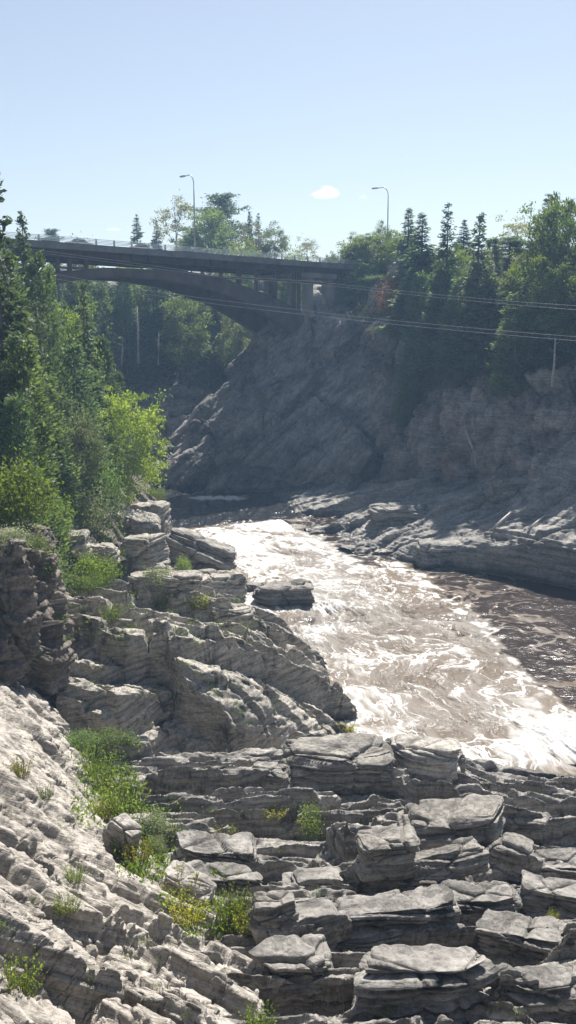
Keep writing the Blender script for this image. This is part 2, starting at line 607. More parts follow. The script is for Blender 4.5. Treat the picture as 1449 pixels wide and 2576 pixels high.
us = [60, 350, 620, 860, 1060, 1250, 1449, 1800]
LEDGE = [
    rowz(us, [42, 42, 42, 42.5, 43.5, 46, 48, 49], [-21.5] * 8),
    rowz(us, [40, 39.8, 39.8, 40.2, 41.5, 44.5, 46.5, 47.5], [-20.5] * 8),
    row([(60, 1850, 38.8), (350, 1872, 38.4), (620, 1874, 38.4), (860, 1868, 38.8), (1060, 1878, 40), (1250, 1918, 43), (1449, 1942, 43.5), (1800, 1950, 44)]),
    row([(60, 1900, 36.2), (350, 1905, 36.2), (620, 1900, 36.8), (860, 1900, 37), (1060, 1915, 37.5), (1250, 1950, 39.5), (1449, 1975, 40.2), (1800, 1985, 41)]),
    row([(60, 1980, 31.8), (350, 1980, 32.2), (620, 1975, 32.7), (860, 1980, 32.6), (1060, 1990, 33), (1250, 2020, 33.5), (1449, 2050, 33.8), (1800, 2060, 34)]),
    row([(60, 2090, 27.2), (350, 2090, 27.6), (620, 2080, 28.2), (860, 2085, 28.1), (1060, 2090, 28.1), (1250, 2110, 28), (1449, 2140, 28), (1800, 2150, 28)]),
    row([(60, 2220, 22.6), (350, 2220, 22.8), (620, 2215, 23), (860, 2215, 23.1), (1060, 2220, 23), (1250, 2230, 23), (1449, 2240, 23), (1800, 2250, 23)]),
    row([(60, 2370, 18.6), (350, 2370, 18.8), (620, 2365, 18.9), (860, 2365, 18.9), (1060, 2370, 18.9), (1250, 2370, 19), (1449, 2370, 19), (1800, 2380, 19)]),
    row([(60, 2560, 15), (350, 2560, 15.1), (620, 2555, 15.2), (860, 2555, 15.2), (1060, 2555, 15.2), (1250, 2555, 15.2), (1449, 2555, 15.2), (1800, 2560, 15.2)]),
    row([(60, 2900, 11), (350, 2900, 11), (620, 2900, 11), (860, 2900, 11), (1060, 2900, 11), (1250, 2900, 11), (1449, 2900, 11), (1800, 2900, 11)]),
]
sheet('ledge_rock_ground', LEDGE, 800, 1000, ledge_d1, ledge_d2, M_LEDGE,
      'broken grey bedrock ledges stepping down to the near water edge', flip=True)

# ---- pale slab on the left
def hairline(p, ang, cells, seed, depth=.13, cw=.014):
    ca, sa = math.cos(ang), math.sin(ang)
    a = p[:, 0] * ca + p[:, 1] * sa + .12 * fbm(p * .8, 3, seed)
    b = -p[:, 0] * sa + p[:, 1] * ca + .12 * fbm(p * .8 + 5, 3, seed)
    h = 0
    for k, (la, lb) in enumerate(cells):
        c1, c2, e = voro2(a / la, b / lb, seed + k)
        h = h - depth * np.exp(-(e * lb / (2 * cw)) ** 2) * sstep(-.1, .2, vnoise(np.stack([a * .7, b * .7, a * 0 + k], 1), seed + 4 + k))
    return h

def slab_d1(p, n):
    big = blocks(p, R(-50), [(7.0, 1.7, .42, .08), (2.8, .75, .16, .09)], 61, crack=1.0, warp=.15, soft=.07, cw=.03)
    near = blocks(p, R(-24), [(2.9, 1.8, .62, .15), (1.3, .85, .20, .09)], 67, crack=.9, warp=.2, soft=.08, cw=.03)
    big = big + hairline(p, R(-50), [(4.0, .36), (1.1, .9)], 68)
    near = near + hairline(p, R(-24), [(1.6, .5), (.8, 1.1)], 69)
    k = .30 + .70 * sstep(20.5, 15.5, p[:, 1] + .25 * p[:, 0])
    return n * (big * (1 - .5 * k) + near * k)[:, None]

def slab_d2(p, n):
    l = lamina(p, .17, .10, 31, (.30, .30), wob=.06) + lamina(p, .06, .03, 32, (.30, .30), wob=.06)
    r = .035 * fbm(p * .8, 3, 41) + .012 * fbm(p * 7, 3, 42)
    return n * (l + r)[:, None]

SLAB = []
for (ul, vl, Yl), (uc, vc, Yc), (ur, vr, Yr) in [
    ((-260, 1560, 40), (-40, 1690, 38.5), (118, 1775, 41.0)),
    ((-260, 1700, 31), (-40, 1745, 33.5), (150, 1825, 38.0)),
    ((-260, 1830, 24.5), (20, 1840, 28.5), (195, 1890, 34.6)),
    ((-260, 1950, 20), (60, 1950, 24.5), (255, 1985, 30.8)),
    ((-260, 2100, 16.2), (90, 2080, 20.6), (330, 2090, 26.6)),
    ((-260, 2250, 13.4), (130, 2210, 17.8), (420, 2190, 23.2)),
    ((-260, 2400, 11.2), (170, 2350, 15.4), (530, 2270, 20.6)),
    ((-260, 2560, 9.4), (200, 2500, 13.2), (615, 2410, 17.0)),
    ((-260, 2760, 7.6), (220, 2680, 11), (635, 2560, 14.2)),
    ((-260, 3000, 6), (220, 2900, 9), (640, 2800, 11.2))]:
    a, b, c = P(ul, vl, Yl), P(uc, vc, Yc), P(ur, vr, Yr)
    e = np.array(c)
    SLAB.append([a, tuple((np.array(a) + b) / 2 + (0, 0, .1)), b, tuple((np.array(b) + c) / 2 + (0, 0, .15)), c,
                 tuple(e + (.30, .25, -.5)), tuple(e + (.45, .5, -3.0))])
sheet('pale_slab_ground', SLAB, 640, 950, slab_d1, slab_d2, M_SLAB,
      'broad pale smooth bedrock slab sloping down to the weedy cleft', flip=True)

# ---- bank rocks left of the rapids
def mid_d1(p, n):
    h = blocks(p, R(-4), [(4.6, 2.7, 1.8, .28), (2.2, 1.3, .7, .22), (1.0, .55, .12, .12)], 91, crack=.6, warp=.6, wscale=.2, soft=.11, cw=.06)
    return (UP * .75 + n * .25) * h[:, None]

def mid_d2(p, n):
    l = lamina(p, .45, .17, 51, (.20, .10), wob=.25, wsc=.2) + lamina(p, .13, .07, 52, (.20, .10), wob=.25, wsc=.2)
    r = .12 * fbm(p * 1.3, 4, 61) + .05 * fbm(p * 4.5, 3, 62)
    return n * (l + r)[:, None]

MID = [
    row([(0, 1400, 64), (150, 1425, 64), (300, 1430, 67), (450, 1432, 73), (560, 1440, 80), (610, 1462, 80.5), (640, 82, -21.5)]),
    row([(0, 1480, 58), (150, 1480, 58.5), (300, 1480, 61), (450, 1475, 66), (580, 1478, 73), (625, 1500, 75), (665, 77, -21.5)]),
    row([(0, 1540, 51), (150, 1540, 52), (300, 1530, 54.5), (450, 1525, 57.5), (580, 1525, 63.5), (650, 1550, 69.5), (690, 71, -21.5)]),
    row([(0, 1595, 47.5), (150, 1595, 48.5), (300, 1585, 50.2), (470, 1580, 52), (620, 1575, 56.5), (735, 1600, 64.6), (770, 65.5, -21.5)]),
    row([(0, 1650, 45), (150, 1650, 45.8), (300, 1640, 47), (470, 1635, 48.3), (620, 1625, 50.5), (790, 1680, 57.8), (820, 58.5, -21.5)]),
    row([(0, 1715, 43.2), (150, 1715, 43.8), (300, 1700, 44.8), (470, 1690, 46), (640, 1680, 47.5), (840, 1735, 53.5), (880, 54.5, -21.5)]),
    row([(0, 1790, 42), (150, 1795, 42.4), (310, 1785, 43.2), (480, 1745, 44.8), (660, 1730, 46), (850, 1775, 49), (905, 51, -20.8)]),
    row([(0, 1870, 41.3), (150, 1868, 41.6), (320, 1872, 42.2), (490, 1868, 43.2), (670, 1868, 44.4), (850, 1860, 46.6), (915, 48.6, -20.8)]),
    rowz([0, 150, 320, 490, 670, 850, 915], [41, 41.2, 41.8, 42.8, 44, 46, 47.5], [-22] * 7),
]
sheet('bank_rock_ground', MID, 620, 700, mid_d1, mid_d2, M_MID,
      'dark layered bedrock bank beside the rapids, fine ledges across it', flip=True)

# ---- upright wall of rock at the left edge
def wall_d1(p, n):
    f1, e, r = voro3(p * np.array((.5, .5, .30)), 5)
    return n * (1.3 * (r - .5) - .4 * np.exp(-e / .03) + .6 * fbm(p * .35, 3, 8))[:, None]

def wall_d2(p, n):
    f1, e, r = voro3(p * np.array((1.3, 1.3, .8)), 16)
    return n * (.28 * fbm(p * np.array((1.2, 1.2, .5)), 5, 14) + .08 * fbm(p * 4, 3, 15) + .10 * (r - .5) - .12 * np.exp(-e / .03) + lamina(p, .40, .32, 17, (.15, .1), wob=.2) + lamina(p, .13, .10, 18, (.15, .1), wob=.2))[:, None]

WALL = [
    row([(-300, 1310, 52), (-100, 1320, 51), (30, 1325, 51), (100, 1340, 53), (140, 1360, 55), (150, 1370, 58)]),
    row([(-300, 1350, 40), (-100, 1362, 40), (30, 1368, 40.5), (95, 1372, 42), (128, 1385, 45), (140, 1385, 56)]),
    row([(-300, 1400, 38.5), (-100, 1400, 38.8), (30, 1405, 39.5), (98, 1410, 41.2), (132, 1440, 44.8), (142, 1440, 56)]),
    row([(-300, 1500, 38), (-100, 1500, 38.4), (30, 1510, 39.2), (90, 1515, 40.8), (148, 1540, 44.5), (152, 1540, 55)]),
    row([(-300, 1600, 37.4), (-100, 1600, 38), (30, 1610, 39), (100, 1620, 40.6), (150, 1630, 44), (150, 1630, 54)]),
    row([(-300, 1700, 37), (-100, 1700, 37.6), (30, 1720, 39.2), (95, 1740, 41), (140, 1750, 43.5), (142, 1750, 52)]),
    row([(-300, 1830, 36), (-100, 1840, 37), (30, 1850, 39), (95, 1850, 41), (140, 1850, 43), (142, 1850, 50)]),
]
sheet('left_wall_terrain', WALL, 260, 380, wall_d1, wall_d2, M_BROWN, 'dark upright rock wall beside the pale slab', flip=True)

# ---- left bank: boulder ground, then the wooded hillside
def bank_d1(p, n):
    k = sstep(-6, -10, p[:, 2])
    h = blocks(p, R(10), [(6, 4, 2.0, .05), (2.5, 1.8, .7, .05)], 131, crack=.2, warp=.6)
    return UP * (h * (.25 + .75 * k))[:, None]

def bank_d2(p, n):
    return n * (.35 * fbm(p * .8, 4, 71) + lamina(p, .4, .3, 72, (.1, .1)) * .7)[:, None]

BANK = [
    row([(-500, 560, 150), (-250, 600, 150), (0, 640, 150), (60, 680, 148), (100, 740, 146), (120, 800, 146), (130, 150, -22)]),
    row([(-500, 680, 112), (-250, 700, 114), (0, 730, 116), (80, 780, 120), (130, 870, 124), (170, 980, 128), (200, 134, -22)]),
    row([(-500, 860, 92), (-250, 870, 94), (0, 880, 97), (110, 930, 103), (210, 1000, 111), (280, 1070, 117), (310, 122, -22)]),
    row([(-500, 1040, 78), (-250, 1050, 79), (0, 1060, 82), (120, 1090, 89), (240, 1120, 98), (340, 1160, 108), (365, 113, -22)]),
    row([(-500, 1190, 66), (-250, 1190, 67), (0, 1190, 70), (130, 1200, 77), (260, 1205, 87), (385, 1240, 104.5), (412, 108, -22)]),
    row([(-500, 1280, 58), (-250, 1280, 59), (0, 1270, 62), (130, 1280, 69), (270, 1275, 79), (405, 1285, 99), (425, 103, -22)]),
    row([(-500, 1360, 52), (-250, 1350, 54), (0, 1345, 57), (140, 1350, 63.5), (290, 1350, 73), (430, 1360, 88), (520, 97, -22)]),
    row([(-500, 1450, 48), (-250, 1440, 50), (0, 1430, 53), (150, 1440, 60), (310, 1440, 66.5), (470, 1440, 75), (600, 86, -22)]),
]
sheet('wooded_bank_terrain', BANK, 300, 420, bank_d1, bank_d2, M_BROWN, 'steep rocky bank under the left hand trees', flip=True)

# ---- far gorge wall under the bridge and the plateau behind it
def far_d1(p, n):
    f1, e, r = voro3(p * np.array((.16, .16, .10)), 15)
    return n * (3.0 * (r - .5) - .9 * np.exp(-e / .05) + 1.5 * fbm(p * .1, 3, 18))[:, None]

def far_d2(p, n):
    return n * (.9 * fbm(p * np.array((.45, .45, .22)), 5, 24) + lamina(p, 1.1, .6, 26, (.1, .05)))[:, None]

GORGE = [
    rowz([-500, 0, 250, 500, 750, 1000, 1400], [420] * 7, [16] * 7),
    rowz([-500, 0, 250, 500, 750, 1000, 1400], [260] * 7, [13] * 7),
    rowz([-300, 0, 250, 450, 650, 850, 1100], [190] * 7, [11] * 7),
    rowz([-200, 50, 250, 420, 600, 800, 1100], [180, 178, 176, 176, 176, 176, 176], [6] * 7),
    row([(-100, 905, 170), (150, 910, 168), (290, 912, 166), (400, 918, 166), (500, 905, 164), (620, 890, 164), (800, 880, 166)]),
    row([(-100, 940, 166), (150, 945, 164), (290, 945, 162), (400, 945, 161), (500, 950, 160), (620, 950, 160), (800, 950, 164)]),
    row([(-100, 1080, 155), (150, 1080, 153), (290, 1080, 151), (400, 1080, 149), (500, 1080, 149), (620, 1080, 150), (800, 1080, 158)]),
    row([(-100, 1245, 146), (150, 1250, 143), (290, 1250, 140), (400, 1250, 139), (500, 1250, 139), (620, 1250, 140), (800, 1250, 150)]),
    rowz([-100, 150, 290, 400, 500, 620, 800], [142, 139, 136, 134, 134, 136, 146], [-24] * 7),
]
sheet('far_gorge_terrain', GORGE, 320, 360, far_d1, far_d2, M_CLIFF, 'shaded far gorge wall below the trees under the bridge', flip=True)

# ---- the big leaning rock face under the bridge end
def face_d1(p, n):
    q = np.stack([p[:, 0] * .7 + p[:, 2] * .7, p[:, 1], p[:, 2] * .7 - p[:, 0] * .7], 1)
    f1, e, r = voro3(q * np.array((.07, .10, .16)), 25)
    f1b, eb, rb = voro3(q * np.array((.18, .3, .55)), 29)
    return n * (3.0 * (r - .5) - 1.2 * np.exp(-e / .02) + 1.3 * (rb - .5) - .8 * np.exp(-eb / .025) + 1.0 * fbm(p * .06, 3, 28))[:, None]

def face_d2(p, n):
    q = np.stack([p[:, 0] * .7 + p[:, 2] * .7, p[:, 1], p[:, 2] * .7 - p[:, 0] * .7], 1)
    f1, e, r = voro3(q * np.array((.5, .8, 1.6)), 33)
    qd = np.stack([q[:, 0], q[:, 1], q[:, 2] * 1.0], 1)
    dl = lamina(qd, 3.4, 1.2, 131, (0, .1), wob=1.6, wsc=.05) + lamina(qd, .9, .15, 133, (0, .1), wob=.8, wsc=.1)
    return n * (dl + .22 * fbm(q * np.array((.25, .5, 1.1)), 5, 34) + .14 * fbm(p * 1.3, 4, 36) + .26 * (r - .5) - .34 * np.exp(-e / .03))[:, None]

FACE = [
    row([(780, 800, 176), (790, 800, 172), (820, 795, 168), (860, 790, 166), (920, 780, 164), (1020, 770, 158), (1120, 760, 150)]),
    row([(770, 815, 160), (694, 836, 146), (752, 824, 143), (820, 806, 142), (895, 812, 140), (985, 835, 134), (1100, 860, 126)]),
    row([(700, 900, 160), (606, 902, 146), (690, 900, 140), (790, 890, 138), (890, 900, 136), (985, 920, 130), (1085, 945, 122)]),
    row([(620, 1000, 158), (512, 1000, 145), (620, 1000, 136), (740, 1000, 134), (860, 1000, 132), (965, 1010, 127), (1075, 1025, 119)]),
    row([(540, 1085, 155), (432, 1085, 142), (560, 1085, 133), (700, 1090, 131), (840, 1090, 129), (962, 1090, 124), (1075, 1095, 117)]),
    row([(480, 1160, 150), (365, 1165, 137), (500, 1165, 130), (660, 1168, 129), (820, 1162, 126), (960, 1152, 122), (1075, 1155, 115.5)]),
    row([(480, 1235, 146), (372, 1243, 131), (520, 1244, 127.6), (690, 1242, 128), (840, 1224, 125), (970, 1208, 121), (1080, 1200, 114.5)]),
    rowz([470, 372, 520, 690, 840, 970, 1080], [142, 128, 124.5, 125, 122, 118, 112], [-23] * 7),
]
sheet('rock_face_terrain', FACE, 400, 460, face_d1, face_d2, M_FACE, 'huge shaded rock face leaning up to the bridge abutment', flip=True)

# ---- right cliff with the wooded slope above
def rc_d1(p, n):
    f1, e, r = voro3(p * np.array((.24, .24, .085)), 45)
    f1b, eb, rb = voro3(p * np.array((.62, .62, .22)), 46)
    return n * (3.4 * (r - .5) - 1.0 * np.exp(-e / .03) + 1.2 * (rb - .5) - .6 * np.exp(-eb / .03) + 1.0 * fbm(p * .1, 3, 48))[:, None]

def rc_d2(p, n):
    f1, e, r = voro3(p * np.array((1.4, 1.4, .6)), 56)
    return n * (.25 * fbm(p * np.array((.7, .7, .3)), 5, 54) + .16 * fbm(p * 1.6, 4, 55) + .35 * (r - .5) - .2 * np.exp(-e / .05))[:, None]

RC = [
    rowz([860, 980, 1100, 1250, 1449, 1800, 2300], [300] * 7, [16] * 7),
    rowz([860, 960, 1080, 1250, 1449, 1800, 2300], [168, 160, 152, 145, 140, 135, 130], [10.5] * 7),
    row([(900, 700, 152), (960, 720, 142), (1050, 740, 134), (1250, 740, 124), (1449, 730, 118), (1800, 700, 112), (2300, 650, 108)]),
    row([(925, 830, 140), (970, 850, 133), (1050, 880, 125), (1250, 880, 113), (1449, 880, 106), (1800, 850, 100), (2300, 800, 96)]),
    row([(940, 920, 134), (990, 960, 127), (1060, 1000, 119), (1250, 1000, 107), (1449, 975, 99), (1800, 950, 92), (2300, 900, 88)]),
    row([(950, 980, 131), (1000, 1020, 124), (1065, 1040, 117.5), (1250, 1035, 105), (1449, 1010, 97), (1800, 990, 90), (2300, 950, 85)]),
    row([(955, 1100, 126), (1010, 1110, 120), (1075, 1120, 115), (1250, 1110, 103.5), (1449, 1080, 95.5), (1800, 1060, 88), (2300, 1020, 83)]),
    row([(960, 1210, 121), (1015, 1206, 118), (1085, 1200, 113.5), (1250, 1205, 102), (1449, 1180, 93), (1800, 1150, 86), (2300, 1120, 80)]),
    rowz([960, 1015, 1085, 1250, 1449, 1800, 2300], [119, 116, 111, 100, 91, 84, 78], [-22] * 7),
]
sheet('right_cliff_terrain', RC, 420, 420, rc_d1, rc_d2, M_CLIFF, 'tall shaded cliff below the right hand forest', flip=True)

# ---- flat shelf of rock across the river
def shelf_d1(p, n):
    h = blocks(p, R(14), [(14, 6.5, 1.7, .07), (5, 2.4, .6, .10), (2.0, .9, .2, .06)], 151, crack=.4, warp=1.2, wscale=.1, soft=.3, cw=.12)
    k = sstep(-21.0, -18.2, p[:, 2])
    return UP * (h * (.25 + .75 * k))[:, None]

def shelf_d2(p, n):
    l = lamina(p, .6, .22, 81, (.06, .06), wob=.4, wsc=.08) + lamina(p, .2, .10, 82, (.06, .06), wob=.4, wsc=.08)
    return n * (l + .22 * fbm(p * .7, 5, 83))[:, None]

SHELF = [
    row([(690, 1236, 131), (850, 1210, 130), (1000, 1192, 126), (1110, 1185, 121), (1250, 1165, 108), (1449, 1090, 97), (1800, 1040, 90), (2300, 1000, 84)]),
    row([(690, 1252, 125.5), (850, 1232, 124), (1000, 1216, 119), (1100, 1206, 115), (1250, 1200, 102), (1449, 1130, 92.5), (1800, 1080, 86), (2300, 1040, 80)]),
    row([(735, 1280, 116.5), (850, 1257, 115), (930, 1245, 112), (1060, 1235, 108), (1250, 1235, 98), (1449, 1205, 89), (1800, 1180, 82), (2300, 1150, 76)]),
    row([(752, 1318, 106.6), (850, 1300, 106), (925, 1268, 105), (1050, 1268, 101), (1250, 1280, 93), (1449, 1280, 84.5), (1800, 1290, 77), (2300, 1290, 70)]),
    row([(785, 1350, 99.4), (870, 1338, 98), (935, 1318, 98), (1030, 1318, 95), (1250, 1325, 87.5), (1449, 1345, 80), (1800, 1360, 73), (2300, 1380, 66)]),
    row([(845, 1384, 93.2), (915, 1378, 92), (990, 1375, 90), (1030, 1360, 89), (1250, 1368, 82.8), (1449, 1395, 77), (1800, 1430, 70), (2300, 1460, 63)]),
    row([(895, 1400, 90.6), (960, 1405, 89.8), (1002, 1418, 87.8), (1040, 1424, 86.8), (1250, 1447, 82.6), (1449, 1482, 77.8), (1800, 1540, 71), (2300, 1600, 64)]),
    rowz([905, 970, 1005, 1040, 1250, 1449, 1800, 2300], [89.6, 88.6, 87, 86, 82, 77.3, 70.5, 63.5], [-22] * 8),
]
sheet('rock_shelf_terrain', SHELF, 460, 420, shelf_d1, shelf_d2, M_SHELF, 'low flat rock shelf across the river, partly in shade', flip=True)

# distant hills reaching the horizon
hv, hf = [], []
NH = 160
for i in range(NH):
    a = 2 * math.pi * i / NH
    for k, (rr, zz) in enumerate(((430, -30), (470, 8), (560, 14), (700, 18), (850, 16))):
        hv.append((rr * math.sin(a), rr * math.cos(a), zz + 5 * math.sin(a * 7 + k) + 3 * math.sin(a * 17 + 2 * k)))
for i in range(NH):
    for k in range(4):
        j = (i + 1) % NH
        hf.append((i * 5 + k, j * 5 + k, j * 5 + k + 1, i * 5 + k + 1))
tag(link('hills', poly_mesh('hills', hv, hf, M_SOIL, True)), 'low wooded hills out to the horizon', 'hill', kind='structure')

# ------------------------------------------------------------------ river
def catmull(pts, n):
    return spline(np.array(pts, float), n, 0, .5)

def poly_sd(u, v, line):
    """signed distance (in px) to a polyline given left->right; positive below/right"""
    best = np.full(u.shape, 1e9)
    sg = np.ones(u.shape)
    for (a, b), (c, d) in zip(line[:-1], line[1:]):
        dx, dy = c - a, d - b
        L2 = dx * dx + dy * dy
        t = np.clip(((u - a) * dx + (v - b) * dy) / L2, 0, 1)
        e = np.hypot(u - a - t * dx, v - b - t * dy)
        s = np.sign(dx * (v - b) - dy * (u - a))
        m = e < best
        best = np.where(m, e, best)
        sg = np.where(m, s, sg)
    return best * sg

NU, NV = 1000, 900
uu = np.linspace(150, 1900, NU)
vv = np.concatenate([np.linspace(1195, 1300, 130), np.linspace(1300, 2080, NV - 130)])
U, V = np.meshgrid(uu, vv)
cy = (1288 - V) / F
t = WATER / (-SP + cy * CP)
X = (U - 724.5) / F * t
Y = (CP + cy * SP) * t
uf, vf, xf, yf = U.ravel(), V.ravel(), X.ravel(), Y.ravel()
# flow coordinates along the main current
flow = catmull([W(380, 1240)[:2], W(560, 1315)[:2], W(720, 1390)[:2], W(880, 1490)[:2], W(1040, 1600)[:2], W(1200, 1720)[:2],
                W(1400, 1880)[:2], W(1800, 2150)[:2]], 90)
fl_s = np.concatenate([[0], np.cumsum(np.linalg.norm(np.diff(flow, axis=0), axis=1))])
best = np.full(xf.shape, 1e9)
S = np.zeros(xf.shape)
D = np.zeros(xf.shape)
for k in range(len(flow) - 1):
    a, b = flow[k], flow[k + 1]
    d = b - a
    L2 = d @ d
    tt = np.clip(((xf - a[0]) * d[0] + (yf - a[1]) * d[1]) / L2, 0, 1)
    ex, ey = xf - a[0] - tt * d[0], yf - a[1] - tt * d[1]
    e = np.hypot(ex, ey)
    m = e < best
    best = np.where(m, e, best)
    S = np.where(m, fl_s[k] + tt * math.sqrt(L2), S)
    D = np.where(m, np.sign(d[0] * ey - d[1] * ex) * e, D)
edge = poly_sd(uf, vf, [(740, 1330), (830, 1372), (900, 1402), (1000, 1438), (1100, 1482), (1180, 1540), (1240, 1600), (1270, 1650),
                        (1330, 1710), (1390, 1770), (1460, 1812), (1900, 1960)])
brink = poly_sd(uf, vf, [(150, 1345), (430, 1334), (520, 1322), (620, 1312), (700, 1306), (780, 1296), (1000, 1290), (1900, 1290)])
wv = fbm(np.stack([xf * .18, yf * .18, xf * 0], 1), 4, 201)
wv2 = fbm(np.stack([xf * .18 + 9, yf * .18, xf * 0], 1), 4, 211)
wq = fbm(np.stack([xf * .7 + 3, yf * .7, xf * 0], 1), 4, 221)
jet = sstep(-16, 22, edge + 42 * wv + 22 * wq) * sstep(-6, 10, brink + 7 * wv2)
q = np.stack([S * .22 + wv * .9, D * .52 + wv2 * .9, xf * 0], 1)
def ridge(q, seed, o=5):
    if len(q) > 40000:
        return chunked(lambda k: ridge(k, seed, o), q)
    a, s, r, n = 1., 1., 0, 0
    for k in range(o):
        r = r + a * (1 - np.abs(vnoise(q * s + k * 9.1, seed + k)) * 1.6)
        n += a
        a *= .58
        s *= 2.05
    return r / n
rg = ridge(q, 301, 6)
rg2 = ridge(q * 2.7 + 5, 331, 5)
swirl = fbm(np.stack([S * .06 + wv, D * .12 + wv2, xf * 0], 1), 4, 341)
fine = fbm(np.stack([S * 1.6 + wv * 3, D * 3.0 + wv2 * 3, xf * 0], 1), 4, 351)
def lines(q, seed, wd):
    return np.clip(1 - np.abs(fbm(q, 5, seed, .55)) / wd, 0, 1)
q3 = np.stack([S * .13 + wv * 1.3, D * .30 + wv2 * 1.3, xf * 0], 1)
lace = lines(q3, 361, .045) + .9 * lines(q3 * 2.1 + 8, 367, .055) + .6 * lines(q3 * 4.6 + 3, 373, .08)
foam = jet * np.clip(.46 + .30 * (rg - .4) + .25 * (rg2 - .4) + .50 * swirl + .14 * fine + .75 * lace * (.5 + .9 * sstep(-.3, .4, swirl + .5 * wv)), 0, 1)
# white head of the rapids just past the brink and below the mid-stream boulders
head = sstep(0, 14, brink) * sstep(190, 20, brink) * sstep(-10, 40, edge)
foam = np.clip(foam + head * (.26 + .35 * fine + .25 * rg), 0, 1)
plunge = np.exp(-(((uf - 830) / 55) ** 2 + ((vf - 1525) / 30) ** 2)) + np.exp(-(((uf - 1390) / 110) ** 2 + ((vf - 1880) / 60) ** 2)) * .7 + np.exp(-(((uf - 800) / 90) ** 2 + ((vf - 1580) / 14) ** 2)) * .8
foam = np.clip(foam + plunge * (.45 + .5 * (rg2 - .3)), 0, 1)
# brown windows in the current
for cu, cv, su, sv, am in ((1085, 1540, 45, 14, .25), (860, 1610, 55, 26, .7), (760, 1555, 70, 16, .85), (1000, 1585, 75, 18, .35), (1290, 1725, 40, 14, .4), (1120, 1820, 70, 22, .3), (960, 1830, 50, 25, .35), (1180, 1490, 90, 16, .5), (1060, 1445, 80, 10, .4)):
    foam = foam * (1 - am * np.exp(-(((uf - cu) / su) ** 2 + ((vf - cv) / sv) ** 2)) * (.75 + .5 * fine))
# thin foam lines on the dark eddy and the pool
q2 = np.stack([xf * .11 + wv * .9, yf * .11 + wv2 * .9, xf * 0], 1)
web = np.clip(1 - np.abs(fbm(q2, 4, 401)) * 17, 0, 1) + .7 * np.clip(1 - np.abs(fbm(q2 * 2.1, 4, 411)) * 15, 0, 1)
eddy = (1 - jet) * sstep(-3, 8, brink)
foam = np.clip(foam + eddy * web * (.55 + .6 * fine) * sstep(-230, -10, edge + 60 * wv), 0, 1)
rim = np.exp(-((edge + 42 * wv + 22 * wq + 2) / 9) ** 2) * sstep(0, 60, brink - 40)
foam = np.clip(foam + rim * (.5 + .7 * fine), 0, 1)
pool = sstep(6, -6, brink)
for cu, cv, su, sv, am in ((540, 1252, 75, 4.5, 1.2), (742, 1245, 50, 4, 1.2), (560, 1256, 60, 3, .6)):
    foam = np.clip(foam + pool * am * np.exp(-(np.abs((uf - cu) / su) ** 6 + np.abs((vf - cv) / sv) ** 4)) * (.8 + .5 * fine), 0, 1)
chop = fbm(np.stack([xf * .9, yf * .9, xf * 0], 1), 4, 421)
chopp = fbm(np.stack([xf * 1.6, yf * .7, xf * 0], 1), 3, 425)
z = WATER + jet * (.16 * (rg - .5) + .08 * (rg2 - .5) + .40 * swirl + .03 * fine + .05 * lace) + (1 - jet) * (.05 * chop + .05 * chopp) + pool * (.12 * chopp + .07 * chop) + head * .35
z = z + plunge * .3 * rg2
brown = np.clip(.45 + .9 * fbm(np.stack([S * .07 + 40, D * .16, xf * 0], 1), 3, 431) + .5 * (1 - rg), 0, 1)
i = np.arange(NU * NV).reshape(NV, NU)
fc = np.stack([i[:-1, :-1], i[1:, :-1], i[1:, 1:], i[:-1, 1:]], -1).reshape(-1, 4)

def water_mat():
    m, nt, out = new_mat('river_water')
    L = nt.links.new
    fa = N(nt, 'ShaderNodeAttribute', attribute_name='foam')
    ba = N(nt, 'ShaderNodeAttribute', attribute_name='brown')
    tc = N(nt, 'ShaderNodeTexCoord')
    fr = ramp(nt, [(.04, g3(0)), (.22, g3(.62)), (.45, g3(.93)), (.7, g3(1))])
    L(fa.outputs['Fac'], fr.inputs[0])
    fcol = ramp(nt, [(.2, (.27, .25, .225)), (.9, (.165, .13, .10))])
    L(ba.outputs['Fac'], fcol.inputs[0])
    white = ramp(nt, [(.5, g3(0)), (.85, g3(1))])
    L(fa.outputs['Fac'], white.inputs[0])
    fm = N(nt, 'ShaderNodeMix', data_type='RGBA')
    L(white.outputs[0], fm.inputs[0])
    L(fcol.outputs[0], fm.inputs[6])
    fm.inputs[7].default_value = (.56, .555, .545, 1)
    wat = N(nt, 'ShaderNodeBsdfPrincipled', Roughness=.22)
    wat.inputs['Base Color'].default_value = (.022, .0115, .008, 1)
    wat.inputs['IOR'].default_value = 1.33
    da = N(nt, 'ShaderNodeAttribute', attribute_name='deep')
    dm = ramp(nt, [(0, (.022, .0125, .0092)), (1, (.010, .010, .011))])
    L(da.outputs['Fac'], dm.inputs[0])
    L(dm.outputs[0], wat.inputs['Base Color'])
    n1 = N(nt, 'ShaderNodeTexNoise', Scale=2.2, Detail=6.0, Roughness=.6)
    mp = N(nt, 'ShaderNodeMapping')
    mp.inputs['Rotation'].default_value = (0, 0, R(25))
    mp.inputs['Scale'].default_value = (1, 1.8, 1)
    L(tc.outputs['Object'], mp.inputs[0])
    L(mp.outputs[0], n1.inputs['Vector'])
    bp = N(nt, 'ShaderNodeBump', Strength=.3, Distance=.2)
    L(n1.outputs[0], bp.inputs['Height'])
    L(bp.outputs[0], wat.inputs['Normal'])
    fo = N(nt, 'ShaderNodeBsdfPrincipled', Roughness=.7)
    fo.inputs['Specular IOR Level'].default_value = .05
    L(fm.outputs[2], fo.inputs['Base Color'])
    L(bp.outputs[0], fo.inputs['Normal'])
    mx = N(nt, 'ShaderNodeMixShader')
    L(fr.outputs[0], mx.inputs[0])
    L(wat.outputs[0], mx.inputs[1])
    L(fo.outputs[0], mx.inputs[2])
    L(mx.outputs[0], out.inputs[0])
    return m
M_WATER = water_mat()
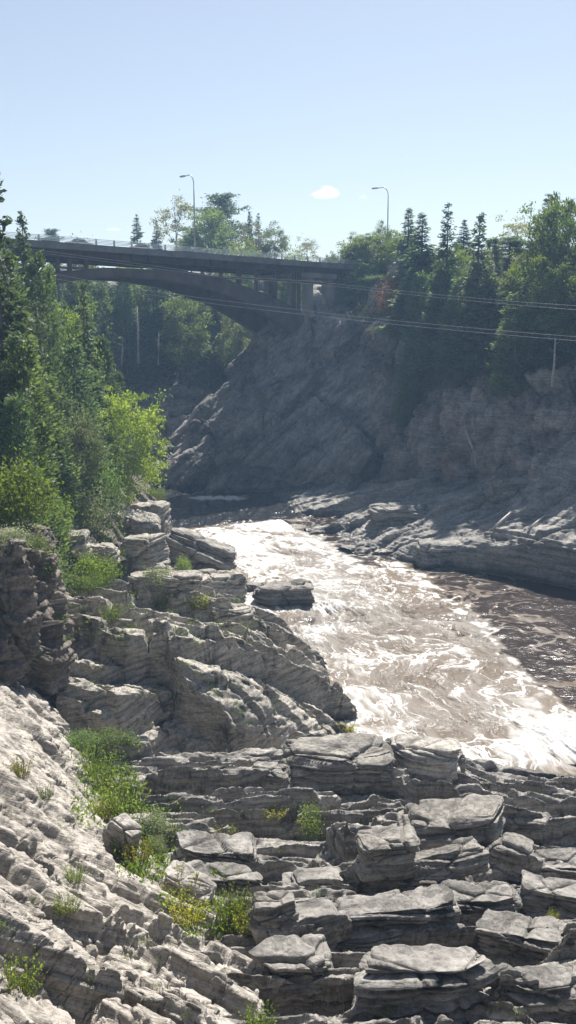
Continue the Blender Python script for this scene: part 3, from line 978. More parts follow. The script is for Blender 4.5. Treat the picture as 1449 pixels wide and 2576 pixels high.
o = link('river_water', np_mesh('river_water', np.stack([xf, yf, z], 1), fc, M_WATER, True, {'foam': foam, 'brown': brown, 'deep': pool}))
tag(o, 'brown river with white foaming rapids curving past the rocks', 'river', kind='structure')
print('terrain', round(time.time() - T0, 1))

BVHS = [BVHTree.FromPolygons(v.tolist(), f.tolist()) for v, f in TERRAIN]

def ground(x, y, default=None, top=60):
    b = None
    for t in BVHS:
        h = t.ray_cast(Vector((x, y, top)), Vector((0, 0, -1)))
        if h[0] is not None and (b is None or h[0].z > b):
            b = h[0].z
    return default if b is None else b

def hit(u, v):
    """first terrain point seen at a place of the view"""
    d = Vector(ray(u, v)).normalized()
    b = None
    for t in BVHS:
        h = t.ray_cast(Vector((0, 0, 0)), d)
        if h[0] is not None and (b is None or h[3] < b[1]):
            b = (h[0], h[3])
    return b[0] if b else Vector(W(u, v)) if v > 1000 else None

print('bvh', round(time.time() - T0, 1))

# ------------------------------------------------------------------ boulders
def cube_grid(n):
    t = np.linspace(-1, 1, n)
    a, b = np.meshgrid(t, t, indexing='ij')
    vs, fs, off = [], [], 0
    i = np.arange(n * n).reshape(n, n)
    q = np.stack([i[:-1, :-1], i[1:, :-1], i[1:, 1:], i[:-1, 1:]], -1).reshape(-1, 4)
    o = np.ones_like(a)
    for ax in range(3):
        for sg in (-1, 1):
            c = [None] * 3
            c[ax] = o * sg
            c[(ax + 1) % 3] = a
            c[(ax + 2) % 3] = b
            vs.append(np.stack([k.ravel() for k in c], 1))
            fs.append((q if sg > 0 else q[:, ::-1]) + off)
            off += n * n
    v = np.concatenate(vs)
    f = np.concatenate(fs)
    key = np.round(v * 1000).astype(np.int64)
    _, idx, inv = np.unique(key, axis=0, return_index=True, return_inverse=True)
    return v[idx], inv.ravel()[f]

CG = cube_grid(60)

def boulder_mesh(name, size, seed, mat, k=6, cuts=5, lam=.5, rough=1.0, slab=False):
    v, f = CG[0].copy(), CG[1]
    k = max(k, 6)
    rs = np.random.RandomState(seed)
    v = v / (np.abs(v) ** k).sum(1, keepdims=True) ** (1 / k)
    for c in range(cuts):
        n = rs.normal(size=3)
        n[2] *= .12 if slab else .8
        n /= np.linalg.norm(n)
        d = rs.uniform(.66, .92) * np.abs(n).sum() * (.8 if slab else .86)
        ex = np.maximum(v @ n - d, 0)
        v = v - ex[:, None] * n * .92
    sz = np.array(size) / 2
    m = float(np.mean(size))
    p = v * sz
    w = p + rs.uniform(-50, 50, 3)
    rad = v * np.array((1, 1, .25))
    rad = rad / (np.linalg.norm(rad, axis=1, keepdims=True) + 1e-6)
    s = p[:, 2] + .08 * p[:, 0] + .10 * m * fbm(w * .9 / m, 3, seed)
    l1 = s / (size[2] * .17)
    l2 = s / (size[2] * .055)
    lay = .10 * m * (rnd(np.floor(l1), seed) - .5) + .045 * m * (rnd(np.floor(l2), seed + 1) - .5)
    if slab:
        l3 = s / (size[2] * .30) + .37
        lay += .05 * min(size[1], size[2] * 2) * (np.clip(rnd(np.floor(l3), seed + 7), .25, 1) - 1) * (s > -.1 * size[2])
    lay -= .05 * m * np.exp(-np.abs(l1 - np.round(l1)) / .08)
    side = 1 - np.clip(np.abs(v[:, 2]), 0, 1) ** (16 if slab else 6)
    p = p + rad * (lay * side * lam * 2)[:, None]
    nn = v / np.linalg.norm(v, axis=1, keepdims=True)
    f1, e, r = voro3(w * np.array((.7, .7, 1.3)) / m * 1.5, seed)
    p = p + nn * (m * rough * ((.03 if slab else .07) * fbm(w * 1.4 / m, 3, seed + 2) + .045 * fbm(w * 5 / m, 4, seed + 3) + .11 * (r - .5) - .10 * np.exp(-e / .04)))[:, None]
    return np_mesh(name, p, f, mat, True)

def place_boulder(u, v, wpx, hpx, dpx, label, mat, seed, rz=0, tilt=(0, 0), k=6, cuts=5, name='boulder', cat='boulder', group=None, lam=.5, Yo=None, sink=.3):
    """(u, v) is where the foot of its near side shows"""
    g = hit(u, v)
    Yc = g.y if Yo is None else Yo
    base = P(u, v, Yc)
    dep = Yc * CP - base[2] * SP
    m = dep / F
    size = (wpx * m, dpx * m, hpx * m * 1.12)
    me = boulder_mesh(name, size, seed, mat, k, cuts, lam, slab=name == 'rock_slab')
    o = link(name, me, loc=(base[0], base[1] + size[1] * .35, base[2] + size[2] * (.5 - sink)))
    o.rotation_euler = (tilt[0], tilt[1], rz)
    tag(o, label, cat, group)
    return o

B = place_boulder
B(850, 1968, 270, 112, 150, 'large dark layered boulder on the rim of the near ledge above the rapids', M_BOULD, 1, R(4), k=7, cuts=4, lam=.9)
B(1075, 1950, 180, 92, 120, 'pale cracked boulder at the ledge rim right of the large dark layered boulder', M_PALEB, 2, R(-8), k=4)
B(1148, 1935, 46, 50, 40, 'small blue grey boulder touching the foam at the right end of the pale cracked boulder', M_BOULD, 3, k=4)
B(930, 1962, 116, 62, 70, 'squarish striped boulder tucked in front of the large dark layered boulder', M_BOULD, 4, R(-6), k=7, cuts=4, lam=1)
B(770, 1972, 92, 46, 60, 'small white faced boulder on the ledge left of the striped boulder', M_PALEB, 5, R(20), tilt=(R(10), R(14)), k=5)
B(680, 1988, 100, 66, 70, 'rounded grey boulder on the ledge beside the small white faced boulder', M_BOULD, 6, R(-10), k=4)
B(1150, 2132, 262, 104, 140, 'long rounded dark slab boulder lying across the right hand ledges', M_BOULD, 7, R(3), tilt=(0, R(-3)), k=5, cuts=3)
B(1330, 2108, 120, 62, 80, 'lumpy boulder at the right end of the long rounded dark slab boulder', M_BOULD, 8, R(-8), k=4)
B(975, 2182, 150, 92, 100, 'crumbly dark boulder at the left end of the long rounded dark slab boulder', M_BOULD, 109, R(12), k=6, cuts=6)
B(1130, 2195, 200, 62, 90, 'wedge shaped grey slab overhanging a black hollow below the long dark slab boulder', M_BOULD, 10, R(8), tilt=(0, R(-9)), k=7)
B(1285, 2190, 120, 84, 90, 'blunt block leaning at the right end of the wedge shaped slab', M_BOULD, 11, R(-14), tilt=(R(8), R(10)), k=6)
B(690, 2352, 118, 104, 90, 'square boulder with a black front face at the lower end of the weedy cleft', M_BOULD, 12, R(4), k=9, cuts=3)
SL = dict(name='rock_slab', cat='rock slab', k=13, cuts=4, lam=1.2, sink=.42)
B(940, 2262, 420, 58, 130, 'long thin ledge slab below the crumbly dark boulder', M_LEDGE, 21, R(5), tilt=(0, R(-3)), **SL)
B(930, 2340, 430, 52, 120, 'twin layered slab with straight edges above the big dark block', M_LEDGE, 22, R(6), tilt=(0, R(-5)), **SL)
B(880, 2392, 360, 40, 100, 'short lower slab jutting out under the twin layered slab', M_LEDGE, 23, R(5), tilt=(0, R(-4)), **SL)
B(1060, 2520, 370, 130, 150, 'big dark block with a shaded front near the lower right', M_LEDGE, 24, R(2), tilt=(R(-4), R(2)), **SL)
B(1310, 2436, 240, 140, 140, 'black fronted block right of the big dark block', M_LEDGE, 25, R(-5), tilt=(0, R(3)), **SL)
B(730, 2510, 210, 140, 140, 'stack of thin beds left of the big dark block', M_LEDGE, 26, R(4), **SL)
B(1370, 2528, 240, 84, 120, 'low slab with a lit top at the lower right corner', M_LEDGE, 27, R(3), tilt=(0, R(-4)), **SL)
B(1085, 2312, 60, 42, 50, 'small loose stone in the gap between the twin layered slab and the black fronted block', M_BOULD, 28, R(20), k=4)
B(1200, 2300, 210, 62, 110, 'low rounded slab on the right above the black fronted block', M_LEDGE, 29, R(-2), **SL)
B(1395, 2300, 170, 90, 110, 'rough slab cut by the right edge beside the low rounded slab', M_LEDGE, 30, R(-10), tilt=(0, R(6)), **SL)
B(1390, 2215, 190, 60, 110, 'flat slab at the right edge above the rough slab', M_LEDGE, 33, R(3), **SL)
B(520, 2175, 250, 62, 130, 'humped striped slab right of the bushy weeds in the cleft', M_LEDGE, 31, R(2), tilt=(0, R(5)), **SL)
B(560, 2245, 220, 56, 110, 'striped slab under the humped striped slab', M_LEDGE, 32, R(8), tilt=(0, R(5)), **SL)
B(470, 2260, 140, 60, 90, 'tan wedge rock wedged into the cleft below the goldenrod', M_PALEB, 34, R(-20), tilt=(0, R(16)), k=6)
B(300, 2160, 90, 120, 70, 'leaning pale rock standing up on the left lip of the cleft', M_PALEB, 35, R(-35), tilt=(0, R(25)), k=5)
B(350, 2090, 70, 34, 50, 'small orange stained stone among the cleft weeds', M_PALEB, 36, R(10), k=4)
# at the water and on the left bank
B(715, 1524, 150, 66, 90, 'dark wet boulder standing in the rapids off the bank', M_BOULD, 41, R(6), k=4, cuts=6, sink=.25)
B(640, 1505, 64, 44, 50, 'smaller wet boulder just left of the dark boulder in the rapids', M_BOULD, 42, R(-10), k=4)
B(500, 1425, 185, 92, 110, 'massive slab boulder with a lit top tilting down into the white water', M_BOULD, 43, R(-6), tilt=(R(-4), R(20)), k=8, cuts=3)
B(368, 1335, 100, 88, 90, 'upright square block with streaked sides at the head of the rapids', M_MID, 44, R(-6), k=9, cuts=3)
B(330, 1352, 130, 74, 90, 'triangular slab leaning against the upright square block', M_MID, 45, R(4), tilt=(R(10), R(16)), k=8, cuts=4)
B(420, 1400, 130, 60, 90, 'dark low boulder behind the massive slab boulder', M_MID, 46, R(10), k=5)
B(365, 1415, 110, 80, 90, 'dark boulder with a pale broken edge left of the massive slab boulder', M_MID, 47, R(-15), k=6, cuts=6)
B(175, 1395, 92, 70, 70, 'square topped block standing beside the upright rock wall', M_MID, 48, R(5), k=9, cuts=2)
B(515, 1445, 62, 34, 50, 'small reddish boulder under the nose of the massive slab boulder', M_REDB, 49, R(0), k=4)
B(250, 1410, 100, 50, 70, 'flat shaded rock between the square topped block and the dark boulder', M_MID, 50, R(-20), k=6)
B(420, 1480, 190, 50, 90, 'wide dark whaleback rock on the bank below the massive slab boulder', M_MID, 51, R(2), k=4, cuts=4)
B(555, 1490, 120, 56, 80, 'blocky dark rock at the waterside left of the smaller wet boulder', M_MID, 52, R(8), k=5)
B(580, 1560, 110, 40, 70, 'rounded rock with a pale broken face above the inlet', M_MID, 53, R(-6), k=5)
# across the river
B(1000, 1322, 130, 66, 120, 'square ended block standing on the far shelf, left end in sunlight', M_SHELF, 61, R(12), k=9, cuts=3, sink=.4)
B(1290, 1248, 110, 52, 80, 'rounded rock at the foot of the far right cliff', M_SHELF, 62, R(0), k=4)
B(1190, 1212, 80, 40, 60, 'dark block at the cliff foot left of the rounded rock', M_SHELF, 63, R(8), k=8)
B(1120, 1404, 150, 60, 100, 'knobbly sunlit rock at the corner of the far shelf', M_SHELF, 64, R(16), k=4, cuts=7, sink=.45)
print('boulders', round(time.time() - T0, 1))

# ------------------------------------------------------------------ foliage
def leaf_quads(c, size, rs, d=None, up=.4, aspect=.55, tint=None):
    n = len(c)
    a = rs.normal(size=(n, 3)) if d is None else d + rs.normal(size=(n, 3)) * .35
    a /= np.linalg.norm(a, axis=1, keepdims=True) + 1e-9
    nn = rs.normal(size=(n, 3))
    nn[:, 2] = np.abs(nn[:, 2]) * .6 + up
    b = np.cross(nn, a)
    b /= np.linalg.norm(b, axis=1, keepdims=True) + 1e-9
    s = (size * rs.uniform(.45, 1.6, n))[:, None]
    v = np.stack([c - a * s * .5, c + b * s * aspect * .5 + a * s * .05, c + a * s * .5, c - b * s * aspect * .5 + a * s * .05], 1).reshape(-1, 3)
    f = np.arange(n * 4).reshape(n, 4)
    t = rs.uniform(0, 1, n) if tint is None else np.clip(tint + rs.uniform(-.3, .3, n), 0, 1)
    return v, f, np.repeat(t, 4)

def gen_spruce(seed, h=10., r=1.9, whorls=44, dens=1.0, droop=.35, bare=.06, gap=.12):
    rs = np.random.RandomState(seed)
    C, Dr, Tn, Sz = [], [], [], []
    tb = MB().tube([(0, 0, -.6), (0, 0, h * .4), (0, 0, h * .98)], [.16, .10, .015], 7)
    for w in range(whorls):
        t = bare + (1 - bare) * (w + rs.uniform(-.3, .3)) / whorls
        rad = r * (1 - t) ** .82 * (1 if t > .15 else .75 + t * 1.6) * rs.uniform(.72, 1.18) + .06
        for k in range(rs.randint(5, 8)):
            if rs.rand() < gap:
                continue
            az = rs.uniform(0, 2 * math.pi)
            L = rad * rs.uniform(.65, 1.12)
            dx, dy = math.cos(az), math.sin(az)
            dz = -droop * (1 - t) + .25 * t
            tip = (dx * L, dy * L, t * h + dz * L)
            if L > .5 and rs.rand() < .5:
                tb.tube([(0, 0, t * h), tip], [.025, .006], 4, False)
            ns = max(4, int(L * 12 * dens))
            q = rs.uniform(.12, 1, ns) ** .8
            wd = .30 * L * (1 - q) + .10
            lat = rs.uniform(-1, 1, ns) * wd
            c = np.stack([dx * L * q - dy * lat, dy * L * q + dx * lat, t * h + dz * L * q - .25 * np.abs(lat) + rs.normal(size=ns) * .05], 1)
            C.append(c)
            Dr.append(np.stack([dx - dy * lat * 1.6, dy + dx * lat * 1.6, np.full(ns, dz - .25)], 1))
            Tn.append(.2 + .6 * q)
            Sz.append(np.full(ns, .17 + .13 * min(L, 1.2)))
    c = np.concatenate(C)
    n3 = 2
    c = np.repeat(c, n3, 0) + rs.normal(size=(len(c) * n3, 3)) * .06
    v, f, t = leaf_quads(c, np.repeat(np.concatenate(Sz), n3), rs, np.repeat(np.concatenate(Dr), n3, 0), .5, .38, np.repeat(np.concatenate(Tn), n3))
    return tb, (v, f, t)

def gen_cedar(seed, h=10., r=1.6, clumps=420, per=44):
    rs = np.random.RandomState(seed)
    tb = MB().tube([(0, 0, -.6), (.05, 0, h * .5), (0, 0, h * .96)], [.17, .10, .02], 7)
    C, Tn = [], []
    lob = rs.uniform(.75, 1.2, 9)
    for k in range(clumps):
        t = rs.uniform(.03, 1) ** 1.05
        az = rs.uniform(0, 2 * math.pi)
        prof = min(1, (1 - t) ** .62 * 1.12) * (.7 + .3 * min(1, t * 4)) * lob[int(az / (2 * math.pi) * 9) % 9] * (1 + .18 * math.sin(t * 23 + az * 2))
        q = rs.uniform(.45, 1.05)
        R_ = r * prof * q + .05
        c = np.array((math.cos(az) * R_, math.sin(az) * R_, t * h - .25 * R_))
        m = int(per * rs.uniform(.5, 1.3) * (.45 + .55 * (1 - t)))
        if rs.rand() < .12:
            continue
        sp = np.array((.22, .22, .26)) * (.5 + .6 * (1 - t))
        pts = c + rs.normal(size=(m, 3)) * sp + np.array((math.cos(az), math.sin(az), .35)) * rs.uniform(0, .35, m)[:, None]
        C.append(pts)
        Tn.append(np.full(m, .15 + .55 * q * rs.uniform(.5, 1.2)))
    c = np.concatenate(C)
    d = c * np.array((1, 1, 0))
    d /= np.linalg.norm(d, axis=1, keepdims=True) + 1e-6
    d[:, 2] = .5
    v, f, t = leaf_quads(c, .21, rs, d, .3, .45, np.concatenate(Tn))
    return tb, (v, f, t)

def gen_decid(seed, h=10., r=3.2, crown0=.28, clumps=150, per=100, leaf=.21, spread=.38, stems=1, open_=0.0):
    rs = np.random.RandomState(seed)
    tb = MB()
    zc, rz_ = h * (crown0 + (1 - crown0) * .5), h * (1 - crown0) * .5
    C, Tn = [], []
    tips = []
    for s in range(stems):
        bx, by = (rs.normal(size=2) * .12 * (stems > 1))
        lean = rs.normal(size=2) * (.10 if stems == 1 else .30) * r * .5
        top = (bx + lean[0], by + lean[1], h * (.62 + .2 * rs.rand()))
        tb.tube([(bx, by, -.6), (bx + lean[0] * .3, by + lean[1] * .3, h * .3), top], [.20 / stems ** .4, .13 / stems ** .4, .04], 7)
        for k in range(int(9 / stems ** .5)):
            z0 = h * rs.uniform(crown0 * .9, .62)
            f0 = z0 / top[2]
            az = rs.uniform(0, 2 * math.pi)
            e = rs.uniform(.05, .95)
            rr = r * math.sqrt(max(.05, 1 - ((e - .45) / .6) ** 2)) * rs.uniform(.6, .95)
            tip = (bx + lean[0] + math.cos(az) * rr, by + lean[1] + math.sin(az) * rr, h * crown0 + e * h * (1 - crown0) * .95)
            st = (bx + lean[0] * f0, by + lean[1] * f0, z0)
            mid = tuple(st[i] * .5 + tip[i] * .5 + (0, 0, .25)[i] for i in range(3))
            tb.tube([st, mid, tip], [.07, .045, .012], 5, False)
            tips.append(tip)
    lobes = [np.array(t) for t in tips]
    for k in range(clumps):
        if rs.rand() < .55 and lobes:
            c = lobes[rs.randint(len(lobes))] + rs.normal(size=3) * r * .23
        else:
            dv = rs.normal(size=3)
            dv /= np.linalg.norm(dv)
            q = rs.uniform(.35, 1) ** .5 * rs.uniform(.8, 1.08)
            c = np.array((dv[0] * r * q, dv[1] * r * q, zc + dv[2] * rz_ * q))
        if rs.rand() < open_:
            continue
        m = int(per * rs.uniform(.4, 1.4))
        s3 = rs.uniform(.6, 1.3) * spread * np.array((1, 1, .6))
        pts = c + rs.normal(size=(m, 3)) * s3
        C.append(pts)
        Tn.append(np.full(m, rs.uniform(.1, .9)))
    c = np.concatenate(C)
    c[:, 2] = np.maximum(c[:, 2], .1)
    v, f, t = leaf_quads(c, leaf, rs, None, .25, .62, np.concatenate(Tn))
    return tb, (v, f, t)

def gen_pine(seed, h=10., r=2.8):
    rs = np.random.RandomState(seed)
    tb = MB().tube([(0, 0, -.6), (0, 0, h * .5), (.1, 0, h * .95)], [.2, .14, .03], 7)
    C, Tn = [], []
    for k in range(46):
        t = rs.uniform(.30, 1)
        az = rs.uniform(0, 2 * math.pi)
        L = r * (1 - ((t - .55) / .75) ** 2) * rs.uniform(.45, 1.05) * (1 if t < .85 else .7)
        tip = np.array((math.cos(az) * L, math.sin(az) * L, t * h + .22 * L))
        tb.tube([(0, 0, t * h * .97), tuple(tip)], [.05, .012], 4, False)
        for j in range(6):
            q = rs.uniform(.4, 1.05)
            c = np.array((tip[0] * q, tip[1] * q, t * h * .97 + (tip[2] - t * h * .97) * q)) + rs.normal(size=3) * np.array((.22, .22, .1))
            m = 34
            C.append(c + rs.normal(size=(m, 3)) * np.array((.30, .30, .12)))
            Tn.append(np.full(m, rs.uniform(.1, .9)))
    v, f, t = leaf_quads(np.concatenate(C), .26, rs, None, .3, .35, np.concatenate(Tn))
    return tb, (v, f, t)

def gen_bush(seed, h=1.6, r=1.2, n=4200, leaf=.085, lobes=12):
    rs = np.random.RandomState(seed)
    tb = MB()
    C, Tn = [], []
    for k in range(lobes):
        az, rr = rs.uniform(0, 2 * math.pi), r * math.sqrt(rs.rand()) * .8
        zt = h * rs.uniform(.45, .95) * (1 - .35 * (rr / r) ** 2)
        tip = (math.cos(az) * rr, math.sin(az) * rr, zt)
        tb.tube([(math.cos(az) * .08, math.sin(az) * .08, -.25), (tip[0] * .4, tip[1] * .4, zt * .55), tip], [.022, .016, .006], 5, False)
        m = n // lobes
        C.append(np.array(tip) * np.array((1, 1, .85)) + rs.normal(size=(m, 3)) * np.array((r * .24, r * .24, h * .19)))
        Tn.append(np.full(m, rs.uniform(.1, .9)))
    c = np.concatenate(C)
    c[:, 2] = np.maximum(c[:, 2], .03)
    v, f, t = leaf_quads(c, leaf, rs, None, .3, .6, np.concatenate(Tn))
    return tb, (v, f, t)

def gen_weed(seed, h=.8, r=.5, stems=54, leaf=.062, flower=False):
    """clump of upright leafy stems"""
    rs = np.random.RandomState(seed)
    tb = MB()
    C, D_, Tn = [], [], []
    for k in range(stems):
        az, rr = rs.uniform(0, 2 * math.pi), r * math.sqrt(rs.rand())
        b = np.array((math.cos(az) * rr * .6, math.sin(az) * rr * .6, -.05))
        hh = h * rs.uniform(.45, 1.05)
        tip = np.array((math.cos(az) * rr * 1.15, math.sin(az) * rr * 1.15, hh)) + rs.normal(size=3) * .05
        tb.tube([tuple(b), tuple(tip)], [.008, .004], 3, False)
        m = 16
        q = rs.uniform(.2, 1, m)
        C.append(b + (tip - b) * q[:, None] + rs.normal(size=(m, 3)) * .035)
        D_.append(np.repeat((tip - b)[None], m, 0) + rs.normal(size=(m, 3)) * .6)
        Tn.append(.2 + .7 * q * rs.uniform(.6, 1.1))
    v, f, t = leaf_quads(np.concatenate(C), leaf, rs, np.concatenate(D_), .3, .45, np.concatenate(Tn))
    return tb, (v, f, t)

PROTO = {}
def proto(key, gen, mat, bark=BARK, part='crown'):
    tb, (v, f, t) = gen
    stem = poly_mesh('trunk' if part == 'crown' else 'stem', tb.v, tb.f, bark, True)
    ext = np.asarray(v)
    PROTO[key] = (stem, np_mesh(part, v, f, mat, False, {'tint': t}), part, float(np.percentile(ext[:, 2], 99.7)), float(np.percentile(np.abs(ext[:, 0]), 97)))

for s in range(3):
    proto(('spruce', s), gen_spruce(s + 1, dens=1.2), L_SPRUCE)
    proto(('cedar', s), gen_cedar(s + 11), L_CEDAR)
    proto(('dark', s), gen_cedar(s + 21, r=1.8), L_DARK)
    proto(('green', s), gen_decid(s + 31), L_GREEN)
    proto(('greyd', s), gen_decid(s + 61, open_=.35, spread=.42), L_GREY)
    proto(('bush', s), gen_bush(s + 41), L_GREEN, part='leaves')
    proto(('greybush', s), gen_bush(s + 71), L_GREY, part='leaves')
    proto(('brightbush', s), gen_bush(s + 81), L_BRIGHT, part='leaves')
    proto(('weed', s), gen_weed(s + 51), L_WEED, part='leaves')
    proto(('gold', s), gen_weed(s + 56), L_GOLD, part='leaves')
for s in range(2):
    proto(('bright', s), gen_decid(s + 91, crown0=.12, clumps=190, per=100, spread=.36, leaf=.16, stems=3), L_BRIGHT, BARK_PALE)
    proto(('pale', s), gen_decid(s + 95, open_=.45, spread=.38, per=55), L_PALE, BARK_PALE)
proto(('ragged', 0), gen_spruce(99, r=2.6, whorls=30, gap=.42, droop=.15, dens=1.3), L_SPRUCE)
proto(('pine', 0), gen_pine(7), L_SPRUCE)
proto(('red', 0), gen_bush(57, n=1500), L_RED, part='leaves')
proto(('palebush', 0), gen_bush(58, n=700), L_PALE, BARK_PALE, part='leaves')

NAMES = {'spruce': ('spruce_tree', 'spruce'), 'cedar': ('cedar_tree', 'cedar'), 'dark': ('cedar_tree', 'cedar'), 'green': ('broadleaf_tree', 'tree'),
         'greyd': ('broadleaf_tree', 'tree'), 'bright': ('broadleaf_tree', 'tree'), 'pale': ('broadleaf_tree', 'tree'), 'ragged': ('spruce_tree', 'spruce'),
         'pine': ('pine_tree', 'pine'), 'bush': ('shrub', 'shrub'), 'greybush': ('shrub', 'shrub'), 'brightbush': ('shrub', 'shrub'), 'weed': ('weed_clump', 'plant'),
         'gold': ('goldenrod_clump', 'plant'), 'red': ('shrub', 'shrub'), 'palebush': ('shrub', 'shrub')}
first = {}
rs0 = np.random.RandomState(5)

def plant(kind, u, vtop, vbase, Yd, wpx, label, group=None, seed=None, snap=True):
    ks = [k for k in PROTO if k[0] == kind]
    key = ks[(seed if seed is not None else rs0.randint(99)) % len(ks)]
    stem, crown, part, eh, ew = PROTO[key]
    if Yd is None:
        g = hit(u, vbase)
        Yd = g.y
    top = P(u, vtop, Yd)
    bs = P(u, vbase, Yd)
    zb = bs[2]
    if snap:
        g = ground(top[0], Yd)
        if g is not None and g < top[2] - .3:
            zb = max(g, zb - 9)
    hh = top[2] - zb
    dep = Yd * CP - top[2] * SP
    w = wpx * dep / F
    nm, cat = NAMES[kind]
    if key not in first:
        o = thing(nm, label, cat)
        link('trunk' if part == 'crown' else 'stem', stem, o)
        link(part, crown, o)
        first[key] = o
    else:
        o = copy_tree(first[key])
        o.name = nm
        if 'group' in o.keys():
            del o['group']
        tag(o, label, cat, group)
    if group:
        o['group'] = group
    o.location = (top[0], Yd, zb)
    o.rotation_euler = (0, 0, rs0.uniform(0, 6.28))
    sx = w / 2 / ew
    lim = {'green': .66, 'bright': .66, 'pale': .6, 'greyd': .6, 'cedar': .55, 'dark': .6, 'spruce': .45}.get(kind, .5)
    sx = max(sx, lim * hh / eh)
    o.scale = (sx, sx, hh / eh)
    return o

T = plant
# left bank, nearest first
T('brightbush', 25, 1138, 1250, 46, 200, 'leafy yellow green shrub spreading over the left rock wall', seed=1)
T('cedar', 55, 845, 1240, 56, 190, 'full cedar rising behind the spreading yellow green shrub at the left edge', seed=0)
T('ragged', -14, 440, 1150, 60, 210, 'tallest ragged spruce with sparse outstretched limbs at the left edge', seed=0)
T('dark', 15, 640, 1180, 63, 170, 'thick green cedar directly below the tallest ragged spruce', seed=1)
T('spruce', 55, 543, 1000, 80, 120, 'thin topped spruce poking above the bridge rail beside the tallest ragged spruce', seed=0)
T('spruce', 5, 600, 1050, 74, 140, 'dark spruce at the left edge behind the thick green cedar', seed=1)
T('dark', 92, 640, 1130, 72, 120, 'broad cedar standing at the left end of the bridge', seed=2)
T('cedar', 118, 672, 960, 84, 60, 'small cedar reaching in front of the left end of the arch', seed=0)
T('bright', 150, 752, 1080, 89, 100, 'bright yellow green tree left of the dark forked spruce', seed=0)
T('spruce', 208, 718, 1150, 82, 120, 'dark forked spruce in front of the left bridge arch', seed=2)
T('dark', 255, 850, 1130, 90, 100, 'mid green cedar at the river edge of the left bank wood', seed=1)
T('cedar', 292, 935, 1140, 95, 75, 'slim cedar at the outermost tip of the left bank wood', seed=0)
T('dark', 185, 870, 1180, 77, 140, 'dense cedar in the middle of the left bank wood', seed=1)
T('cedar', 120, 950, 1190, 67, 130, 'yellowish cedar below the bright yellow green tree', seed=2)
T('dark', 235, 960, 1170, 85, 110, 'shaded cedar behind the yellow birch', seed=2)
T('greyd', 192, 1005, 1195, 70, 120, 'glossy silver leaved tree in front of the dense cedar', seed=0)
T('bright', 312, 990, 1250, 83, 185, 'young yellow birch leaning out over the rocks by the rapids', seed=1)
T('bush', 245, 1125, 1235, 76, 130, 'dark leafy shrub at the foot of the young yellow birch', seed=0)
T('greybush', 225, 1200, 1355, 69, 165, 'large silvery shrub on the bank below the birch', seed=1)
T('brightbush', 130, 1235, 1325, 62, 100, 'flat yellow green shrub left of the large silvery shrub', seed=2)
T('greybush', 25, 1325, 1385, 40.5, 120, 'sparse grey shrub along the top of the left rock wall', seed=2)
T('bush', 85, 1340, 1385, 42, 70, 'small dark shrub at the corner of the left rock wall top', seed=1)
T('dark', 40, 1000, 1280, 53, 150, 'shaded cedar low on the left edge behind the spreading yellow green shrub', seed=0)
T('dark', 130, 1090, 1260, 66, 100, 'short dark cedar on top of the brown bank rock', seed=1)
T('dark', -60, 800, 1300, 55, 190, 'dark cedar half outside the left edge', seed=2)
T('spruce', 150, 830, 1150, 86, 110, 'spruce hidden behind the bright yellow green tree', seed=0)
T('brightbush', 393, 1222, 1268, 99, 50, 'tiny yellow green shrub on top of the upright square block', seed=0)

# wood under the bridge on the far gorge wall
gW = 'trees under the bridge arch'
kinds = ['spruce', 'dark', 'spruce', 'green', 'dark', 'spruce']
lab = {'spruce': 'tall dark spruce in the crowded shady wood under the bridge arch',
       'dark': 'dark cedar in the crowded shady wood under the bridge arch',
       'green': 'leafy tree in the crowded shady wood under the bridge arch'}
for k in range(34):
    u = 140 + k * 17.5 + rs0.uniform(-7, 7)
    Yd = rs0.uniform(160, 176)
    kd = kinds[(k * 5 + k // 4) % 6]
    T(kd, u, rs0.uniform(655, 745) if u < 560 else rs0.uniform(700, 760), 915, Yd, rs0.uniform(60, 95), lab[kd], gW)
T('green', 470, 735, 915, 158, 120, 'lighter leafy tree catching the sun under the middle of the arch', seed=2)
T('greyd', 590, 755, 900, 155, 70, 'pale leaved tree close under the right half of the arch', seed=1)
T('cedar', 185, 700, 960, 150, 100, 'sunlit cedar just behind the left foot of the arch', seed=0)
T('cedar', 250, 715, 930, 156, 90, 'light cedar behind the crown of the arch, beside the sunlit one', seed=1)
for k, (u, vt, vb) in enumerate(((560, 840, 950), (610, 820, 900), (655, 790, 870), (530, 880, 975), (700, 770, 850))):
    T('dark', u, vt, vb, 158, 80, 'bushy cedar crowding the left rim of the big rock face', 'cedars on the rock face rim')

# skyline behind the bridge
T('spruce', 343, 541, 690, 192, 52, 'lone narrow spruce on the skyline behind the railing', seed=1)
T('spruce', 393, 556, 690, 196, 40, 'short thin spruce right of the lone narrow spruce on the skyline', seed=2)
T('pale', 440, 488, 690, 195, 90, 'tall pale airy tree left of the street lamp on the bridge', seed=0)
T('pine', 555, 490, 700, 205, 135, 'broad dark pine above the bridge right of the street lamp', seed=0)
T('green', 528, 530, 690, 185, 100, 'fresh green tree in front of the broad dark pine', seed=0)
T('green', 480, 575, 690, 183, 70, 'low green tree at the foot of the street lamp on the bridge', seed=1)
T('spruce', 628, 533, 690, 200, 36, 'slim spruce right of the broad dark pine', seed=0)
T('spruce', 650, 538, 690, 202, 34, 'slim spruce nearer the right of the two beyond the pine', seed=1)
T('pale', 632, 558, 690, 188, 95, 'round grey tree below the two slim spruces', seed=1)
T('brightbush', 615, 603, 680, 180, 60, 'yellow shrub behind the railing under the round grey tree', seed=1)
T('greyd', 692, 562, 690, 186, 65, 'upright grey green tree behind the right half of the railing', seed=2)
T('brightbush', 748, 620, 690, 180, 75, 'domed yellow green shrub behind the railing near the pier', seed=0)
T('pale', 772, 594, 690, 196, 60, 'bare looking grey tree behind the domed yellow green shrub', seed=0)
